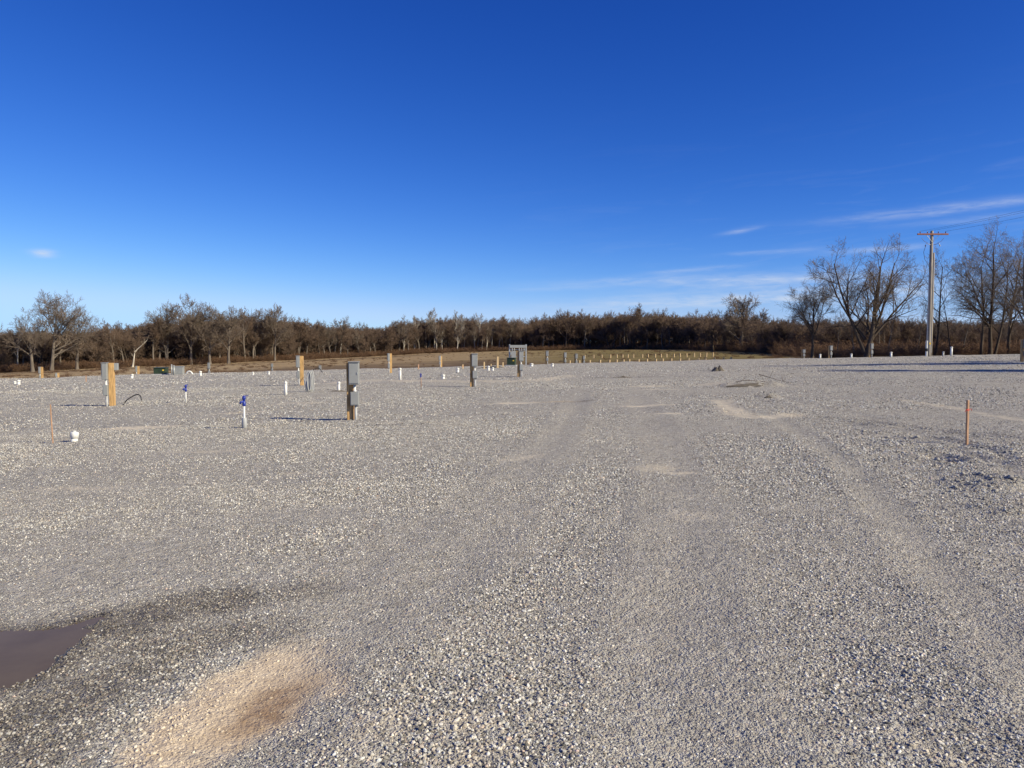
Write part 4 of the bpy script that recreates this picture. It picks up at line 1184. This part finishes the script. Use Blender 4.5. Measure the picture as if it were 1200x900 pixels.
# ------------------------------------------------------------------ transformers, cabinet, rack
def transformer(label, px, Y_, w_, h_, rz):
    x, y, z = on_ground(px, Y=Y_)
    o = empty('pad_transformer', (x, y, z), R(rz))
    MB().box(0, 0, -.2, w_ + .2, w_ * .9 + .15, .28, .01).build('concrete_pad', M['pvcgrey'], o)
    b = MB().box(0, 0, .08, w_, w_ * .85, h_ - .08, .02)
    b.box(0, -.02, h_ - .004, w_ + .05, w_ * .85 + .08, .05, .015)
    b.build('tank', M['green'], o)
    d = MB().box(-w_ * .24, -w_ * .432, .11, w_ * .46, .02, h_ - .15, .005).build('door', M['green'], o)
    MB().box(-.04, -w_ * .45, h_ * .5, .03, .02, .09, .004).build('handle', M['black'], d)
    MB().box(w_ * .25, -w_ * .432, .11, w_ * .46, .02, h_ - .15, .005).build('door', M['green'], o)
    MB().box(w_ * .30, -w_ * .45, h_ * .62, .12, .006, .09, .001).build('warning_label', M['yellow'], o)
    tag(o, label, 'transformer')
transformer('dark green pad transformer on the lot rim beside the grey cabinet', 188.5, 57.0, .85, .50, 8)
transformer('dark green transformer standing in front of the steel equipment rack', 599.5, 62.0, .66, .62, -10)
x, y, z = on_ground(209, Y=56.5)
o = empty('utility_cabinet', (x, y, z), R(10))
MB().box(0, 0, -.1, .72, .45, .66, .015).build('cabinet_body', M['grey2'], o)
MB().box(0, 0, .558, .78, .52, .05, .012).build('lid', M['grey'], o)
d = MB().box(-.17, -.232, .05, .32, .014, .46, .004).build('door', M['grey'], o); MB().box(-.04, -.242, .26, .02, .014, .08, .003).build('handle', M['galv'], d)
MB().box(.17, -.232, .05, .32, .014, .46, .004).build('door', M['grey'], o)
tag(o, 'light grey utility cabinet standing beside the dark green transformer', 'cabinet')
for k, (px, tp) in enumerate(((201, 427.5), (203.6, 428.5))):
    x, y, z = on_ground(px, Y=56.2); h = CAM_H - (tp - 400) * y / 900 - z
    o = empty('steel_post', (x, y, z)); MB().lathe(0, 0, [(.045, -.1), (.045, h)], 10).build('pole', M['galv'], o, True); MB().lathe(0, 0, [(.052, h - .03), (.052, h + .01), (.03, h + .03)], 10).build('cap', M['galv'], o, True)
    tag(o, 'slim steel post between the green transformer and the grey cabinet', 'post', 'steel posts by the grey cabinet')
x, y, z = on_ground(221.5, Y=55.5)
pts_ = [(-.26 + .52 * t_ / 8, .02 * t_ / 8, .30 * math.sin(math.pi * t_ / 8) ** .7 - .06) for t_ in range(9)]
o = MB().tube(pts_, .06, 10).build('white_pipe_arch', M['white'], smooth=True); o.location = (x, y, z + .0)
tag(o, 'low arch of white pipe lying beside the grey cabinet', 'pipe')

x, y, z = on_ground(606.8, Y=65.0)
rk = empty('equipment_rack', (x, y, z), R(3))
HR = CAM_H - (403.5 - 400) * y / 900 - z
for sx in (-.70, .70):
    MB().box(sx, 0, -.3, .11, .11, HR + .3, .008).build('upright', M['galv'], rk)
MB().box(0, -.075, HR - .30, 1.40, .14, .24, .01).build('wire_trough', M['grey2'], rk)
for zz in (HR - .48, HR - 1.05):
    MB().box(0, .0, zz, 1.29, .04, .05, .004).build('rail', M['galv'], rk)
for cx_, w_, h_, zz in ((-.38, .40, .66, HR - 1.22), (.22, .36, .60, HR - 1.14), (-.60, .14, .28, HR - .90)):
    b = MB().box(cx_, -.12, zz, w_, .17, h_, .01).build('panel_box', M['grey'], rk)
    MB().box(cx_, -.210, zz + .03, w_ - .05, .012, h_ - .06, .004).build('door', M['grey2'], b)
for cx_ in (-.48, -.30, .12, .32, .52):
    MB().lathe(cx_, -.10, [(.03, HR - .62), (.03, HR - .30)], 10).build('conduit', M['pvcgrey'], rk, True)
for cx_ in (-.38, .22):
    MB().lathe(cx_, -.12, [(.04, -.2), (.04, HR - 1.14)], 10).build('conduit', M['pvcgrey'], rk, True)
tag(rk, 'grey steel rack of electrical panels under a long wire trough', 'equipment rack')

# ------------------------------------------------------------------ utility poles and wires
def utility_pole(label, x, y, h, guard=True):
    z = on_ground(600 + 900 * x / y, Y=y)[2] if y > 40 else gz(x, y)
    o = empty('utility_pole', (x, y, z), 0)
    MB().lathe(0, 0, [(.175, -.5), (.17, .4), (.15, h * .5), (.115, h - .02), (.09, h)], 14).build('pole', M['pole'], o, True)
    ca = MB().box(0, -.15, h - .36, 2.55, .10, .13, .008).build('crossarm', M['crossarm'], o)
    for sx in (-1.05, -.45, .45, 1.05):
        MB().lathe(sx, -.15, [(.018, h - .235), (.018, h - .19), (.045, h - .18), (.032, h - .15), (.045, h - .13), (.03, h - .08), (.01, h - .07)], 10).build('insulator', M['glass_ins'], ca, True)
    for sx in (-1, 1):
        MB().tube([(sx * .55, -.16, h - .34), (sx * .02, -.14, h - .95)], .018, 6).build('brace', M['galv'], ca)
    for sx in (-1, 1):
        c = MB().tube([(sx * .12, -.1, h - 1.15), (sx * .52, -.16, h - 1.05), (sx * .62, -.17, h - 1.28)], [.02, .02, .045], 8)
        c.tube([(sx * .40, -.15, h - 1.0), (sx * .70, -.17, h - .88), (sx * .9, -.16, h - .62)], .014, 6)
        c.build('fuse_cutout', M['glass_ins'], o)
    MB().tube([(-.55, -.17, h - 1.2), (-.72, -.16, h - 1.75), (-.60, -.15, h - 2.35), (-.20, -.15, h - 2.95), (-.17, -.13, h - 3.4)], .017, 6).build('drop_cable', M['black'], o)
    if guard:
        MB().tube([(-.185, -.06, -.2), (-.178, -.06, 1.3)], .085, 10).build('riser_guard', M['white'], o)
        MB().tube([(-.172, -.06, 1.28), (-.15, -.05, h * .5), (-.13, -.04, h - 3.2)], .042, 8).build('riser_conduit', M['pvcgrey'], o)
        MB().tube([(-.186, -.065, .42), (-.184, -.065, .66)], .094, 10).build('black_band', M['black'], o)
        MB().box(.03, -.172, .98, .12, .012, .16, .003).build('yellow_tag', M['yellow'], o)
    tag(o, label, 'utility pole', 'utility poles'); return o, z
PX_, PY_ = at_depth(1087.5, 64.0)
_, pz = utility_pole('tall wooden utility pole with reddish crossarm and white riser guard at its foot', PX_, PY_, 10.35)
o2, pz2 = utility_pole('next wooden utility pole along the wires outside the view', 36.2, 24.0, 10.35, False)
# second slimmer pole close behind
x, y, z = on_ground(1090.4, Y=65.2)
o = empty('service_pole', (x, y, z))
MB().lathe(0, 0, [(.105, -.4), (.10, 4), (.075, 8.6), (.06, 8.7)], 12).build('pole', M['newpole'], o, True)
MB().tube([(-.02, -.1, .3), (-.02, -.095, 7.9)], .022, 6).build('ground_wire_moulding', M['pvcgrey'], o)
tag(o, 'slimmer yellowish pole standing tight behind the utility pole', 'pole')
for k, sx in enumerate((-1.05, -.45, 1.05)):
    a = Vector((PX_ + sx, PY_ - .15, pz + 10.29)); b = Vector((36.2 + sx, 24.0 - .15, pz2 + 10.29))
    pt = []
    for i in range(25):
        t_ = i / 24; q = a.lerp(b, t_); q.z -= .55 * 4 * t_ * (1 - t_); pt.append(q)
    o = MB().tube(pt, .007, 5).build('power_line', M['black'])
    tag(o, 'dark overhead wire running from the crossarm of the utility pole', 'power line', 'overhead wires')

# ------------------------------------------------------------------ cables, coil, soil, branches
def curve_pts(pts, n=6):
    xy = spline([(p[0], p[1]) for p in pts], n); zz = spline([(p[2], 0) for p in pts], n)
    return [(a[0], a[1], b[0]) for a, b in zip(xy, zz)]
x0, y0, z0 = on_ground(143, 475.5)
o = MB().tube(curve_pts([(0, 0, -.1), (.08, .05, .10), (.25, .1, .24), (.42, .05, .30), (.54, 0, .26), (.58, -.03, .14)]), .016, 8).build('black_cable', M['black'], smooth=True); o.location = (x0, y0, z0)
tag(o, 'black cable arching out of the gravel behind the timber pedestal', 'cable')
x0, y0, z0 = on_ground(362.5, 459.5)
o = empty('conduit_coil', (x0, y0, z0), .3)
for k in range(3):
    rr_ = .22 + .02 * k
    MB().tube([(.05 * k + .10 * math.cos(a_) * .6, .05 * k, .36 + math.sin(a_) * (.34 + .02 * k)) if True else 0 for a_ in np.linspace(-1.6, 4.4, 22)], .022, 8).build('loop', M['pvcgrey'], o, True)
MB().tube([(-.08, .05, -.1), (-.10, .05, .25), (-.16, .06, .46)], .035, 8).build('conduit_end', M['pvcgrey'], o, True)
tag(o, 'upright coil of grey conduit sticking out of the gravel beside a timber pedestal', 'conduit coil')
x0, y0, z0 = on_ground(358, 452)
o = MB().tube(curve_pts([(0, 0, -.1), (.05, .1, .2), (.25, .2, .62), (.5, .2, .72), (.68, .1, .55)]), .014, 8).build('black_cable', M['black'], smooth=True); o.location = (x0, y0, z0)
tag(o, 'thin black cable looping above the grey coil of conduit', 'cable')

def clod_heap(name, label, cat, x, y, z, lx, ly, h, seed, mat='dirt'):
    g = np.random.default_rng(seed); n_ = 30
    u_, v_ = np.meshgrid(np.linspace(-1, 1, n_), np.linspace(-1, 1, n_), indexing='ij')
    rr_ = np.hypot(u_, v_)
    hh = h * np.clip(1 - rr_ ** 1.4, -.2, 1) * (1 + 1.1 * fbm(u_ * 3 + seed, v_ * 3, 4, seed)) - .02
    V = np.stack([u_ * lx, v_ * ly, hh], -1).reshape(-1, 3)
    i, j = np.meshgrid(np.arange(n_ - 1), np.arange(n_ - 1), indexing='ij')
    F = np.stack([i * n_ + j, (i + 1) * n_ + j, (i + 1) * n_ + j + 1, i * n_ + j + 1], -1).reshape(-1, 4)
    o = link_mesh(name, mesh_np(name, V, F), M[mat]); o.location = (x, y, z); tag(o, label, cat); return o
for k, (px, py, lx, ly, h, lab) in enumerate([(841, 435.5, .34, .3, .26, 'small dark heap of soil out on the open gravel'), (887, 452.5, 1.0, .16, .085, 'long low dark soil ridge with a stick beside the wheel tracks'),
        (850, 452, .42, .13, .07, 'short dark soil ridge near the long low one'), (900.5, 467, .14, .12, .09, 'single dark lump of soil on the pale tracks'), (395, 458, .45, .12, .05, 'dark clods of soil round the leaning white pipe'),
        (578, 431.0, 1.2, .3, .13, 'dark soil bank at the foot of the survey stakes'), (730, 442.5, .5, .14, .06, 'low dark soil lip beside the far small puddle')]):
    x, y, z = on_ground(px, py); clod_heap('soil_heap', lab, 'soil heap', x, y, z, lx, ly, h, 400 + k)
x, y, z = on_ground(842, 434.5)
def branch_thing(px, py, pts, r, label, twigs=3, seed=1):
    x, y, z = on_ground(px, py); g = random.Random(seed)
    o = empty('fallen_branch', (x, y, z))
    pp_ = curve_pts(pts, 4)
    MB().tube(pp_, [r * (1 - .6 * i / len(pp_)) for i in range(len(pp_))], 6).build('stem', M['bark_d'], o, True)
    for k in range(twigs):
        b = pp_[g.randrange(2, len(pp_) - 2)]
        MB().tube([b, (b[0] + g.uniform(-.2, .2), b[1] + g.uniform(-.2, .2), b[2] + g.uniform(.08, .25))], [r * .45, r * .2], 5).build('twig', M['twig'], o)
    tag(o, label, 'branch')
branch_thing(896, 449, [(-.2, 0, .30), (.1, .05, .22), (.5, 0, .10), (.9, -.1, .02)], .013, 'bent bare branch propped on the long low soil heap', 4, 3)
branch_thing(862, 452, [(0, 0, .05), (.4, .1, .10), (.9, .2, .06), (1.1, .2, .03)], .012, 'thin bare branch lying beside the long low soil heap', 3, 5)

# larger single rocks thrown up on the lot
def rock(label, px, py, s, seed, group, first=[]):
    x, y, z = on_ground(px, py); g = np.random.default_rng(seed)
    import bmesh
    bm = bmesh.new(); bmesh.ops.create_icosphere(bm, subdivisions=2, radius=1)
    for v in bm.verts: v.co *= g.uniform(.7, 1.1)
    r_ = bmesh.ops.convex_hull(bm, input=bm.verts[:]); bmesh.ops.delete(bm, geom=[e for e in r_['geom_interior'] if isinstance(e, bmesh.types.BMVert)], context='VERTS')
    me = bpy.data.meshes.new('rock'); bm.to_mesh(me); bm.free()
    o = link_mesh('rock', me, M['rock']); o.location = (x, y, z + s * .3); o.scale = (s * g.uniform(.9, 1.4), s, s * g.uniform(.6, .9)); o.rotation_euler = (g.uniform(-.3, .3), g.uniform(-.3, .3), g.uniform(0, 6))
    tag(o, label, 'rock', group)
M['rock'] = simple('pale_limestone', (.40, .38, .345), .9, .35, 8, bump=.6, bscale=30, spec=.2)
for k in range(34):
    rock('fist-sized pale rock in the rough pile near the ribboned stake', random.uniform(1088, 1200), random.uniform(556, 584), random.uniform(.013, .027), 500 + k, 'rocks in the rough pile')
for k, (px, py) in enumerate([(1012, 505), (1075, 515), (1128, 497), (1160, 512), (1098, 540), (1040, 512)]):
    rock('odd pale stone larger than the gravel round it', px, py, .032, 560 + k, 'odd larger stones')
